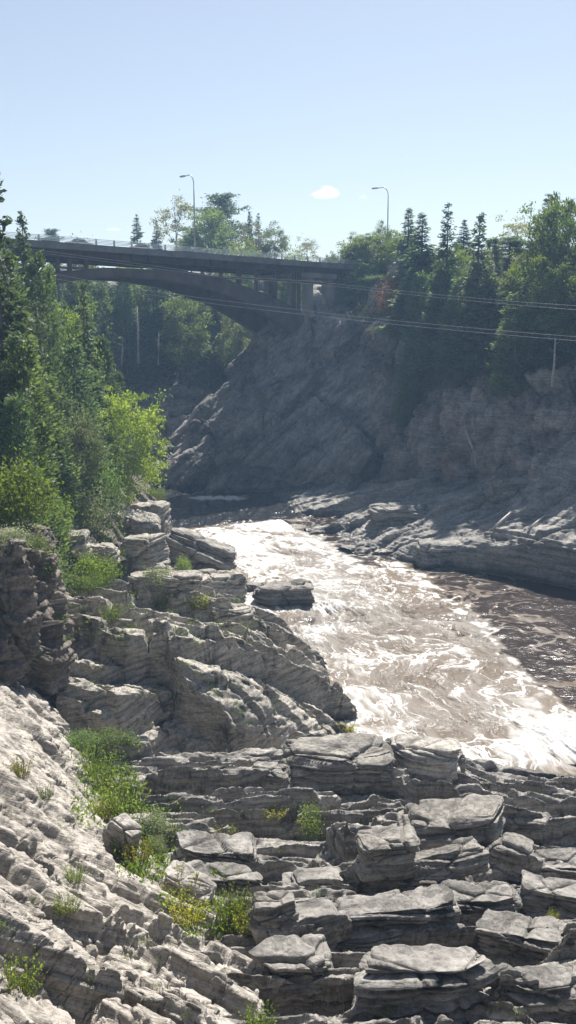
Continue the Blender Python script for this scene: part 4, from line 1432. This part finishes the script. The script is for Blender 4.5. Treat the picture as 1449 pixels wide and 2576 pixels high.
T('green', 830, 634, 700, 182, 48, 'small round tree at the right end of the railing', seed=2)
T('pine', 128, 577, 690, 215, 60, 'small distant pine above the left end of the railing', seed=0)
T('bush', 200, 600, 670, 200, 60, 'distant low shrub behind the left part of the railing', seed=2)
T('bush', 580, 600, 680, 178, 90, 'dark shrub behind the railing below the broad dark pine', seed=1)
T('green', 730, 655, 790, 168, 70, 'sunny tree seen through the gap beside the bridge pier', seed=0)

# right hand forest
T('green', 902, 600, 800, 149, 90, 'sunny tree against the right end of the bridge deck', seed=0)
T('bright', 920, 585, 830, 151, 80, 'yellow tinged tree next to the bridge end', seed=0)
T('green', 950, 580, 850, 147, 110, 'round green tree below the right street lamp', seed=1)
T('greyd', 962, 555, 800, 150, 60, 'thin wispy tree beside the right street lamp pole', seed=0)
T('bright', 1002, 590, 850, 143, 90, 'light green tree right of the right street lamp', seed=1)
T('spruce', 1028, 527, 900, 137, 82, 'pointed spruce first to the right of the right street lamp', seed=0)
T('spruce', 1063, 540, 950, 128, 100, 'tall spruce between the two most pointed ones', seed=0)
T('spruce', 1128, 515, 960, 121, 88, 'tallest dark pointed spruce in the right forest', seed=1)
T('green', 1097, 620, 900, 130, 100, 'leafy tree left behind the tallest dark pointed spruce', seed=2)
T('bright', 1160, 620, 900, 126, 80, 'sunlit leafy tree between the two darkest spruces', seed=0)
T('spruce', 1168, 555, 900, 134, 70, 'faint spruce behind the sunlit leafy tree', seed=2)
T('spruce', 1207, 543, 980, 112, 110, 'wide dark spruce second from the middle of the right forest', seed=0)
T('pine', 1285, 595, 900, 124, 120, 'flat topped pine below the pale bare tree', seed=0)
T('pale', 1312, 540, 850, 128, 110, 'pale bare tree standing up against the sky', seed=0)
T('spruce', 1380, 490, 900, 120, 100, 'black topped spruce behind the big leafy tree', seed=1)
T('green', 1408, 500, 950, 110, 150, 'big leafy tree towering at the right edge', seed=0)
T('green', 1455, 520, 950, 106, 130, 'leafy tree cut by the right edge of the forest', seed=1)
T('bright', 1340, 640, 950, 112, 130, 'golden green tree below the pale bare tree', seed=1)
T('green', 1255, 690, 950, 112, 130, 'light leafy tree below the flat topped pine', seed=2)
T('green', 1385, 690, 980, 105, 120, 'leafy tree under the big towering one', seed=0)
T('green', 1440, 650, 980, 101, 110, 'dense leafy tree low at the right edge', seed=2)
T('cedar', 1300, 740, 1000, 104, 110, 'spreading cedar with light tips above the right cliff', seed=1)
gR = 'evergreens along the right cliff top'
for u, vt, vb, w in ((1022, 700, 975, 95), (1060, 690, 995, 110), (1095, 720, 1005, 110), (1120, 680, 1010, 115), (1160, 700, 1005, 110), (1190, 660, 1010, 115),
                     (1235, 690, 1005, 120), (1280, 730, 1000, 110), (1330, 700, 995, 115), (1370, 740, 985, 110), (1425, 690, 985, 120),
                     (1470, 650, 985, 120), (1045, 850, 1000, 90), (1145, 860, 1012, 90), (1215, 870, 1010, 90), (1300, 860, 1000, 90), (1400, 860, 985, 90)):
    Yd = float(np.interp(u, (960, 990, 1060, 1250, 1449, 1800), (131, 127, 119, 107, 99, 92))) + (3.0 if vt < 800 else 1.2)
    T('spruce' if int(u) % 4 == 2 or u in (1095, 1235, 1425) else 'dark', u, vt, vb, Yd, w, 'dark shaded evergreen in the unbroken row along the right cliff top', gR)
for u, vt, vb, Yd, w in ((1540, 560, 950, 100, 150), (1620, 600, 950, 98, 150), (1540, 760, 985, 94, 130)):
    T('green', u, vt, vb, Yd, w, 'leafy tree beyond the right edge of the forest', 'trees beyond the right edge')
T('cedar', 1065, 640, 900, 128, 95, 'sunlit greyish cedar under the tall middle spruce', seed=2)
T('cedar', 1240, 600, 900, 118, 70, 'narrow light cedar right of the wide dark spruce', seed=0)
T('bush', 878, 700, 790, 148, 80, 'dark shrub hiding the foot of the second bridge pier', seed=0)
T('greybush', 856, 735, 800, 147, 50, 'silvery shrub in front of the second bridge pier', seed=1)
T('bush', 935, 735, 850, 140, 110, 'dark green shrub above the rock face left of the rust red shrub', seed=1)
T('red', 985, 685, 790, 133.5, 75, 'rust red shrub among green trees at the top of the rock face', seed=0)
T('bush', 972, 750, 850, 136, 90, 'green shrub under the rust red shrub', seed=2)
T('palebush', 940, 815, 880, None, 70, 'bare grey shrub hanging on the rock face', seed=0)
T('bush', 1010, 830, 930, 128, 90, 'dark shrub on the rock rim left of the right cliff cedars', seed=0)
T('green', 872, 620, 770, 150, 75, 'small sunny tree hugging the end of the bridge railing', seed=1)
T('green', 925, 660, 800, 145, 95, 'dense green tree above the big rock face right of the second pier', seed=2)
T('bush', 965, 690, 850, 140, 110, 'leafy shrub left of the rust red shrub', seed=0)
T('bush', 890, 740, 810, 145, 80, 'shrub below the dense green tree at the rock face top', seed=1)
T('bush', 910, 775, 830, 143, 80, 'low dark shrub at the top edge of the big rock face', seed=2)

# shrubs and weeds on the near rocks
def S_(kind, u, vt, vb, w, label, seed=0, group=None):
    return T(kind, u, vt, vb, None, w, label, group, seed, snap=False)
S_('brightbush', 240, 1385, 1475, 110, 'yellow green shrub growing among the bank boulders', 1)
S_('bush', 300, 1375, 1440, 60, 'narrow dark shrub right of the yellow green shrub among the boulders', 2)
S_('brightbush', 225, 1440, 1490, 90, 'low pale shrub at the top of the layered bank', 0)
S_('greybush', 395, 1425, 1475, 80, 'grey green shrub below the dark boulders on the bank', 0)
S_('bush', 460, 1395, 1450, 40, 'small leafy shoot beside the massive slab boulder', 1)
S_('weed', 385, 1312, 1345, 34, 'leafy shoot at the foot of the upright square block', 0)
S_('weed', 280, 1520, 1560, 60, 'bright tuft on the upper layered bank', 1)
S_('gold', 500, 1490, 1530, 60, 'yellowish tuft on the bank near the water', 0)
S_('weed', 405, 1480, 1530, 44, 'green upright tuft in the middle of the upper bank', 2)
S_('gold', 875, 1818, 1842, 46, 'yellow green tuft at the foot of the bank by the river', 1)
S_('bush', 200, 1835, 1890, 100, 'bright leafy shrub at the top of the weedy cleft', 0)
S_('bush', 285, 1835, 1882, 110, 'wide leafy shrub right of the one at the top of the cleft', 1)
S_('weed', 240, 1890, 1960, 110, 'tall weed clump below the leafy shrubs in the cleft', 0)
S_('weed', 265, 1930, 2010, 130, 'broad weed clump in the upper middle of the cleft', 1)
S_('weed', 310, 1960, 2050, 120, 'thickest weed clump against the ledge side of the cleft', 2)
S_('gold', 255, 2010, 2060, 60, 'yellow flowering clump on the slab side of the cleft', 0)
S_('greybush', 370, 2040, 2110, 100, 'grey leaved shrub below the thickest weed clump', 2)
S_('weed', 310, 2090, 2150, 80, 'low weed clump beside the leaning pale rock', 0)
S_('gold', 345, 2110, 2180, 80, 'goldenrod clump in the lower cleft', 1)
S_('greybush', 385, 2095, 2150, 60, 'whitish round shrub next to the lower goldenrod', 1)
S_('gold', 450, 2190, 2260, 100, 'yellow weed clump growing over the tan wedge rock', 2)
S_('gold', 470, 2250, 2320, 110, 'yellow weed clump below the tan wedge rock', 0)
S_('weed', 590, 2240, 2330, 100, 'tall green weeds left of the square black fronted boulder', 1)
S_('gold', 620, 2290, 2350, 70, 'yellow grass clump at the foot of the square black fronted boulder', 1)
S_('bush', 775, 2025, 2095, 90, 'round bright green shrub alone on the middle ledge', 2)
S_('gold', 545, 2075, 2115, 90, 'yellowish clump under the ledge left of the lone round shrub', 2)
S_('gold', 690, 2030, 2052, 60, 'thin yellow tuft on the ledge left of the lone round shrub', 0)
S_('weed', 190, 2175, 2215, 60, 'small leafy clump alone on the pale slab', 0)
S_('weed', 165, 2250, 2295, 70, 'pale clump in a crack of the pale slab', 2)
S_('weed', 45, 2400, 2500, 110, 'light green bushy clump at the lower left edge', 1)
S_('gold', 50, 1905, 1955, 60, 'dry yellow clump on the upper left slab', 1)
S_('weed', 115, 1975, 2010, 40, 'small green tuft on the upper left slab', 2)
S_('weed', 650, 2520, 2600, 80, 'weed clump at the bottom of the dark gap between slab and ledges', 0)
S_('gold', 1393, 2285, 2325, 24, 'small yellow plant between the right hand blocks', 2)
S_('gold', 1090, 1935, 1952, 44, 'yellow moss tuft behind the joint of the ledge rim', 0)
S_('weed', 960, 2510, 2560, 70, 'green tuft under the big dark block', 1)
for u, vt, vb, Yd in ((-120, 560, 900, 100, ), (-200, 590, 900, 106), (-280, 560, 900, 100), (-380, 580, 900, 104), (-150, 700, 1000, 84), (-240, 720, 1000, 82), (-330, 700, 1000, 84), (-430, 700, 1000, 84), (-180, 860, 1200, 66), (-300, 850, 1200, 66)):
    T('spruce' if u % 3 else 'dark', u, vt, vb, Yd, 130, 'dark evergreen of the left bank wood standing beyond the left edge', 'evergreens beyond the left edge')

def bare_trunk(u0, v0, u1, v1, Yd, r, label):
    a, b = Vector(P(u0, v0, Yd)), Vector(P(u1, v1, Yd))
    a = a + (a - b).normalized() * .4
    m = MB().tube([a - a, (b - a) * .5 + Vector((.06, 0, 0)), b - a], [r, r * .8, r * .45], 8)
    for t in (.55, .72, .86):
        q = (b - a) * t
        m.tube([q, q + Vector((.5 if t != .72 else -.6, -.15, .35))], [r * .3, r * .1], 5)
    o = m.build('bare_trunk', BARK_PALE, None, True, a)
    tag(o, label, 'tree trunk')
bare_trunk(1390, 962, 1397, 850, 99.3, .15, 'bare pale trunk standing at the top of the right cliff')
bare_trunk(348, 908, 344, 770, 155, .20, 'tallest of the three pale trunks under the arch, in their middle')
bare_trunk(306, 912, 308, 850, 155, .18, 'short pale trunk under the arch, nearest the left bank wood')
bare_trunk(398, 910, 399, 835, 155, .18, 'pale trunk under the arch, nearest the big rock face')
print('plants', round(time.time() - T0, 1))

# scattered weeds in the cracks: too many to count
rsw = np.random.RandomState(77)
vs, fs, ts, n0 = [], [], [], 0
def strew(n, u0, u1, v0, v1, hmin, hmax):
    global n0
    for k in range(n):
        g = hit(rsw.uniform(u0, u1), rsw.uniform(v0, v1))
        if g is None or g.z < WATER + .8:
            continue
        m = rsw.randint(20, 60)
        hh = rsw.uniform(hmin, hmax)
        c = np.array(g) + rsw.normal(size=(m, 3)) * np.array((hh * .7, hh * .5, hh * .35)) + np.array((0, 0, hh * .4))
        v, f, t = leaf_quads(c, min(.13, hh * .35), rsw, np.tile((0, 0, 1.), (m, 1)) + rsw.normal(size=(m, 3)) * .5, .3, .35)
        vs.append(v)
        fs.append(f + n0)
        ts.append(t)
        n0 += len(v)
strew(150, 140, 640, 1440, 1620, .10, .38)
strew(70, 180, 700, 1620, 1850, .10, .28)
strew(90, 190, 330, 1850, 2080, .2, .5)
strew(60, 320, 430, 2040, 2220, .15, .4)
strew(50, 420, 640, 2200, 2360, .1, .3)
strew(40, 420, 860, 1980, 2260, .05, .16)
strew(40, 0, 600, 1850, 2560, .04, .11)
strew(24, 1000, 1449, 2250, 2560, .05, .12)
strew(60, 100, 420, 1280, 1450, .2, .5)
o = link('weeds', np_mesh('weeds', np.concatenate(vs), np.concatenate(fs), L_WEED, False, {'tint': np.concatenate(ts)}))
tag(o, 'small weeds and grass scattered in the cracks of the rocks', 'weeds', kind='stuff')

# driftwood caught on the far rocks
def log(u0, v0, u1, v1, r, label, Y0=None, Y1=None):
    a = hit(u0, v0)
    b = hit(u1, v1)
    a = Vector(P(u0, v0, a.y - .3))
    b = Vector(P(u1, v1, b.y - .3))
    m = a.lerp(b, .5) + Vector((.1, -.1, .15))
    bl = MB().tube([a - a, m - a, b - a], [r, r * .85, r * .5], 8)
    br = a.lerp(b, .6) - a
    bl.tube([br, br + Vector((.5, -.2, .5))], [r * .4, r * .15], 6)
    o = bl.build('driftwood_log', WOOD, None, True, a)
    tag(o, label, 'log')
log(1172, 1085, 1198, 1172, .13, 'bleached trunk leaning against the foot of the right cliff')
log(1240, 1330, 1285, 1288, .12, 'pale driftwood log lying on the far shelf')
log(1330, 1330, 1372, 1296, .10, 'short pale driftwood log right of the other on the far shelf')

# ------------------------------------------------------------------ bridge
A0 = np.array(P(81, 590.6, 110))
B0 = np.array(P(848, 650, 144))
dv = (B0 - A0) * (1, 1, 0)
LEN = np.linalg.norm(dv)
dv /= LEN
nv_ = np.array((-dv[1], dv[0], 0))

def BW(s, o, z):
    p = A0 + dv * s + nv_ * o
    return (p[0], p[1], z)

def onp(u, v, o=0.0):
    r = np.array(ray(u, v))
    q = A0 + nv_ * o
    t = (q @ nv_) / (r @ nv_)
    p = r * t
    return float((p - A0) @ dv), float(p[2])

zt = float(A0[2] + B0[2]) / 2
z_curb = onp(440, 631)[1]
z_fas = onp(440, 646.6)[1]
S0, S1 = -34.0, LEN + 16
L0 = BW(LEN * .5, 6, z_fas)
bridge = thing('arch_bridge', 'dark steel arch bridge with a pale railing spanning the gorge', 'bridge', L0)
def bp(mb, name, mat, parent=None, smooth=False):
    return mb.build(name, mat, parent or bridge, smooth, None, L0)
rect = lambda s0, z0, s1, z1: [(s0, z0), (s1, z0), (s1, z1), (s0, z1)]
WID = 12.0
bp(MB().prism(rect(S0, z_fas + .25, S1, z_curb - .35), BW, .25, WID - .25), 'deck', ASPHALT)
for o0 in (0, WID - .25):
    bp(MB().prism(rect(S0, z_fas, S1, z_curb), BW, o0, o0 + .25), 'curb', CONC)
# plate girders under the deck
gz = onp(440, 663, 1.6)[1]
for o0 in (1.6, 4.6, 7.4, 10.2):
    g = MB().prism(rect(S0, gz, S1, z_fas + .25), BW, o0, o0 + .12)
    g.prism(rect(S0, gz - .06, S1, gz - .004), BW, o0 - .25, o0 + .37)
    for k in range(40):
        s = S0 + (k + .5) * (S1 - S0) / 40
        g.prism(rect(s, gz, s + .06, z_fas + .24), BW, o0 - .18, o0 - .003)
    bp(g, 'girder', STEEL)
cb = MB()
for k in range(24):
    s = S0 + (k + .5) * (S1 - S0) / 24
    cb.prism(rect(s, gz + .25, s + .15, z_fas - .1), BW, 1.73, 10.19)
bp(cb, 'cross_beam', STEEL)
# arch ribs
ex = [(110, 702), (141, 691), (180, 683), (219, 679), (261, 674.5), (330, 677), (440, 681), (520, 692), (566, 702.5), (602, 716), (638, 729), (697, 753), (747, 781), (775, 806)]
inn = [(108, 726), (144, 714), (193, 704), (235, 698), (284, 696.5), (336, 697), (400, 702), (440, 708), (510, 722), (566, 741), (614, 760), (660, 786), (700, 812), (735, 838)]
oR = 2.0
e_ = [onp(u, v, oR) for u, v in ex]
i_ = [onp(u, v, oR) for u, v in inn]
def arch_outline():
    se = np.array(e_)
    si = np.array(i_)
    # carry the arch on to its left foot with the same curve as its right one
    cs = float(se[5, 0] + se[4, 0]) / 2
    span = float(se[-1, 0] - cs)
    kE = (se[4, 1] - se[-1, 1]) / span ** 2
    ext = [(cs - span * t, se[4, 1] - kE * (span * t) ** 2) for t in (1.0, .9, .8)]
    ex_l = [p for p in ext if p[0] < se[0, 0] - 1.5]
    kI = (si[4, 1] - si[-1, 1]) / span ** 2
    in_l = [(p[0], p[1] - 1.4) for p in ex_l]
    top = ex_l + [tuple(p) for p in se]
    bot = in_l + [tuple(p) for p in si]
    top = spline(np.array(top), 70, 0, .5)
    bot = spline(np.array(bot), 70, 0, .5)
    return top, bot
top_c, bot_c = arch_outline()
for o0 in (oR, WID - oR - .7):
    mb = MB()
    n = len(top_c)
    vs_ = []
    for o1 in (o0, o0 + .7):
        vs_ += [BW(s, o1, z) for s, z in top_c] + [BW(s, o1, z) for s, z in bot_c]
    fs_ = []
    for k in range(n - 1):
        fs_ += [(k, k + 1, n + k + 1, n + k), (2 * n + k + 1, 2 * n + k, 3 * n + k, 3 * n + k + 1),
                (k, 2 * n + k, 2 * n + k + 1, k + 1), (n + k, n + k + 1, 3 * n + k + 1, 3 * n + k)]
    fs_ += [(0, n, 3 * n, 2 * n), (n - 1, 3 * n - 1, 4 * n - 1, 2 * n - 1)]
    mb.add(vs_, fs_)
    # flange strips along both edges
    for cc, dz in ((top_c, .05), (bot_c, -.05)):
        q = [BW(s, o0 - .12, z) for s, z in cc] + [BW(s, o0 + .82, z) for s, z in cc] + [BW(s, o0 - .12, z + dz) for s, z in cc] + [BW(s, o0 + .82, z + dz) for s, z in cc]
        ff = []
        for k in range(n - 1):
            ff += [(k, k + 1, n + k + 1, n + k), (2 * n + k, 3 * n + k, 3 * n + k + 1, 2 * n + k + 1), (k, 2 * n + k, 2 * n + k + 1, k + 1), (n + k, n + k + 1, 3 * n + k + 1, 3 * n + k)]
        mb.add(q, ff)
    bp(mb, 'arch_rib', STEEL)
for k in range(5, 66, 8):
    s, z1 = top_c[k]
    z0 = bot_c[k][1]
    bp(MB().prism(rect(s, z0 + .3, s + .3, z1 - .3), BW, oR + .71, WID - oR - .71), 'arch_brace', STEEL)
# spandrel columns
for u in (150, 180, 222, 604, 649, 697):
    s, _ = onp(u, 700, oR)
    za = float(np.interp(s, top_c[:, 0], top_c[:, 1]))
    for o0 in (oR + .15, WID - oR - .55):
        bp(MB().prism(rect(s - .2, za + .055, s + .2, gz - .07), BW, o0, o0 + .4), 'spandrel_column', STEEL)
for u in (744.5, 756):
    s, z = onp(u, 792, oR)
    bp(MB().prism(rect(s - .2, z, s + .2, gz - .07), BW, oR + .15, oR + .55), 'spandrel_column', STEEL)
pz = onp(600, 700, 1.2)[1]
bp(MB().tube([BW(onp(566, 699, 1.2)[0] - 2, 1.2, pz), BW(onp(846, 723, 1.2)[0], 1.2, pz)], .13, 8), 'service_pipe', STEEL)
bp(MB().tube([BW(onp(100, 674, 1.2)[0] - 8, 1.2, onp(180, 674, 1.2)[1]), BW(onp(222, 675, 1.2)[0], 1.2, onp(180, 674, 1.2)[1])], .13, 8), 'service_pipe', STEEL)
# concrete piers with a cap beam
s0, z0 = onp(760, 704, 1.4)
s1, z1 = onp(842, 719, 1.4)
bp(MB().prism(rect(s0 + .6, gz - .75, s1, gz - .07), BW, 1.0, WID - 1.0), 'cap_beam', CONC_B)
for ua, ub, vb in ((772, 788, 800), (831, 841, 790)):
    sa, sb = onp(ua, 740, 1.4)[0], onp(ub, 740, 1.4)[0]
    zb = onp(ua, vb + 14, 1.4)[1]
    for o0 in (1.4, WID - 2.8):
        bp(MB().prism(rect(sa, zb - 2, sb, gz - .76), BW, o0, o0 + 1.0), 'pier', CONC_B)
# abutment blocks at both springings
s, z = top_c[-1]
bp(MB().prism([(s - 2.2, z - 3.4), (s + 2.2, z - 3.4), (s + 2.2, z + .2), (s - .4, z + .4), (s - 1.7, z - 1.3)], BW, oR - .5, WID - oR + .5), 'springing_block', CONC_B)
s = S0
bp(MB().prism(rect(S0 - 6, gz - 16, S0 + 1.5, gz - .08), BW, .5, WID - .5), 'abutment', CONC_B)
bp(MB().prism(rect(LEN + 9, gz - 12, LEN + 15.5, gz - .08), BW, .5, WID - .5), 'abutment', CONC_B)
# railing on both sides
for side, o0 in enumerate((.12, WID - .12)):
    rl = None
    for k in range(4):
        zz = zt - k * (zt - z_curb) / 4
        r = MB().prism(rect(S0, zz - .028, S1, zz + .028), BW, o0 - .03, o0 + .03)
        if k == 0:
            rl = bp(r, 'railing', ALU)
        else:
            bp(r, 'rail', ALU, rl)
    s = S0 + .6
    while s < S1:
        bp(MB().prism(rect(s - .09, z_curb, s + .09, zt + .06), BW, o0 + .034, o0 + .16), 'railing_post', GALV, rl)
        s += 2.45 if side == 0 else 4.9

# cars crossing
def car(s, label, o_=6.0):
    base = BW(s, o_, z_curb - .348)
    o = thing('passing_car', label, 'car', base, math.atan2(dv[1], dv[0]))
    prof = [(-2.2, .35), (-2.25, .75), (-2.0, .95), (-1.35, 1.02), (-.75, 1.42), (.55, 1.45), (1.25, 1.05), (2.05, .92), (2.25, .7), (2.22, .35)]
    fn = lambda x, w, z: (x, w, z)
    MB().prism(prof, fn, -.85, .85).build('body', CARW, o)
    gl = [(-1.15, 1.06), (-.7, 1.36), (.5, 1.38), (1.05, 1.06)]
    for w in (-.865, .853):
        MB().prism(gl, fn, w, w + .012).build('window', GLASS, o)
    for x in (-1.35, 1.4):
        for w in (-.78, .78):
            MB().tube([(x, w - .1, .33), (x, w + .1, .33)], .33, 14).build('wheel', TYRE, o)
car(onp(266, 640)[0], 'white car crossing the left part of the bridge behind the railing')
car(onp(424, 640)[0], 'white car crossing the bridge near the street lamp')

# street lamps
def lamp(base, top, arm, label):
    base = Vector(base)
    o = thing('street_lamp', label, 'street lamp', base)
    H = top[2] - base.z
    MB().tube([(0, 0, 0), (0, 0, H * .6), (0, 0, H - 1.3)], [.11, .085, .07], 10).build('pole', GALV, o, True)
    pts = []
    for k in range(9):
        a = k / 8 * math.pi / 2
        pts.append(tuple(Vector((0, 0, H - 1.3)) + arm.normalized() * .9 * (1 - math.cos(a)) + Vector((0, 0, 1.3)) * math.sin(a)))
    e = Vector(pts[-1])
    pts.append(tuple(e + arm * .55 + Vector((0, 0, -.06))))
    arm_o = MB().tube(pts, .055, 8).build('arm', GALV, o, True)
    q = e + arm * .55
    d = arm.normalized()
    p = Vector((-d.y, d.x, 0)) * .15
    hd = MB()
    vs_ = [q + d * -.1 - p * .5, q + d * .75 - p, q + d * .75 + p, q + d * -.1 + p * .5]
    vs_ = [v + Vector((0, 0, -.12)) for v in vs_] + [v + Vector((0, 0, .06)) for v in vs_]
    hd.add(vs_, [(3, 2, 1, 0), (4, 5, 6, 7), (0, 1, 5, 4), (1, 2, 6, 5), (2, 3, 7, 6), (3, 0, 4, 7)])
    hd.build('lamp_head', GALV, arm_o)
s, _ = onp(490, 620, .45)
bz = BW(s, .45, z_curb - .36)
lamp(bz, P(490, 438, bz[1]), Vector(nv_) * 1.6, 'tall street lamp on the bridge deck in front of the pale airy tree')
pt = P(977, 470, 146)
g = ground(pt[0], pt[1], 9)
lamp((pt[0], pt[1], g), pt, Vector((-1.4, .9, 0)), 'tall street lamp rising out of the right hand trees')

# power lines
def wire(pts, label):
    p = catmull([P(*q) for q in pts], 60)
    o = MB().tube([tuple(a - p[0]) for a in p], .015, 6).build('power_line', CABLE, None, True, tuple(p[0]))
    tag(o, label, 'power line')
wire([(-120, 640, 100), (144, 690, 97), (289, 718, 95), (440, 740, 92), (566, 757, 89), (912, 798, 82), (1200, 826, 77), (1449, 847, 73), (1800, 868, 68)], 'upper wire of the lower pair strung across the gorge')
wire([(-120, 655, 100), (144, 702, 97), (289, 729, 95), (440, 750, 92), (590, 771, 88.5), (912, 807.5, 82), (1200, 836, 77), (1449, 857, 73), (1800, 880, 68)], 'lower wire of the lower pair strung across the gorge')
wire([(-120, 600, 105), (289, 655, 101), (560, 692, 98), (770, 707, 95), (1000, 731, 91), (1230, 753, 87), (1449, 769, 84), (1800, 788, 80)], 'upper wire of the higher pair crossing the right forest')
wire([(-120, 606, 105), (289, 661, 101), (560, 697, 98), (770, 713, 95), (1000, 738, 91), (1230, 761, 87), (1449, 779, 84), (1800, 800, 80)], 'lower wire of the higher pair crossing the right forest')

# ------------------------------------------------------------------ clouds far away
def cloud_mat():
    m, nt, out = new_mat('cloud_vapour')
    pv = N(nt, 'ShaderNodeVolumePrincipled')
    pv.inputs['Color'].default_value = (1, 1, 1, 1)
    pv.inputs['Density'].default_value = .006
    pv.inputs['Anisotropy'].default_value = .6
    nt.links.new(pv.outputs[0], out.inputs['Volume'])
    return m
M_CLOUD = cloud_mat()
def cloud(u, v, wpx, hpx, label, seed):
    D_ = 6000
    c = P(u, v, D_)
    k = D_ / F
    vv_, ff = cube_grid(26)
    vv_ = vv_ / np.linalg.norm(vv_, axis=1, keepdims=True)
    r = 1 + .55 * fbm(vv_ * 1.6 + seed, 4, seed)
    p = vv_ * r[:, None] * np.array((wpx * k / 2, wpx * k / 2.5, hpx * k / 2))
    p[:, 2] = np.where(p[:, 2] < 0, p[:, 2] * .45, p[:, 2])
    o = link('cloud', np_mesh('cloud', p, ff, M_CLOUD, True), loc=c)
    tag(o, label, 'cloud')
cloud(820, 490, 58, 36, 'small bright white cloud above the bridge end', 3)
cloud(913, 497, 20, 12, 'tiny white cloud right of the small bright cloud', 5)
cloud(288, 578, 36, 9, 'faint low white cloud left of the lone narrow spruce', 8)

# ------------------------------------------------------------------ the air of the gorge
def haze_mat():
    m, nt, out = new_mat('haze_air')
    pv = N(nt, 'ShaderNodeVolumePrincipled')
    pv.inputs['Color'].default_value = (.42, .66, 1.0, 1)
    pv.inputs['Density'].default_value = HAZE
    pv.inputs['Anisotropy'].default_value = .2
    nt.links.new(pv.outputs[0], out.inputs['Volume'])
    return m
HAZE = .00055
o = MB().box((-880, -880, -31.5), (880, 880, 30)).build('haze', haze_mat())
tag(o, 'thin bluish summer haze filling the gorge', 'haze', kind='stuff')

# ------------------------------------------------------------------ light
w = bpy.data.worlds.new("World")
scene.world = w
w.use_nodes = True
nt = w.node_tree
nt.nodes.clear()
sky = nt.nodes.new('ShaderNodeTexSky')
sky.sky_type = 'NISHITA'
sky.sun_disc = False
sky.sun_elevation = SUN_EL
sky.sun_rotation = SUN_AZ
sky.air_density = 1.0
sky.dust_density = .45
sky.ozone_density = 1.0
bg = nt.nodes.new('ShaderNodeBackground')
bg.inputs[1].default_value = .056
wo = nt.nodes.new('ShaderNodeOutputWorld')
hs = nt.nodes.new('ShaderNodeHueSaturation')
hs.inputs['Saturation'].default_value = .70
nt.links.new(sky.outputs[0], hs.inputs['Color'])
nt.links.new(hs.outputs[0], bg.inputs[0])
nt.links.new(bg.outputs[0], wo.inputs[0])

sl = bpy.data.lights.new('sun', 'SUN')
sl.energy = 4.7
sl.angle = R(.5)
sl.color = (1, .95, .87)
so = bpy.data.objects.new('sun', sl)
COL.objects.link(so)
sdir = Vector((math.sin(SUN_AZ) * math.cos(SUN_EL), math.cos(SUN_AZ) * math.cos(SUN_EL), math.sin(SUN_EL)))
so.rotation_euler = sdir.to_track_quat('Z', 'Y').to_euler()
so.location = sdir * 300

scene.view_settings.view_transform = 'Standard'
scene.view_settings.look = 'None'
scene.view_settings.gamma = 1
scene.view_settings.use_curve_mapping = False
scene.view_settings.exposure = 1.12
scene.cycles.use_denoising = True
scene.cycles.max_bounces = 8
scene.cycles.volume_bounces = 4
scene.cycles.transparent_max_bounces = 8
scene.cycles.sample_clamp_indirect = 6
print('done', round(time.time() - T0, 1))
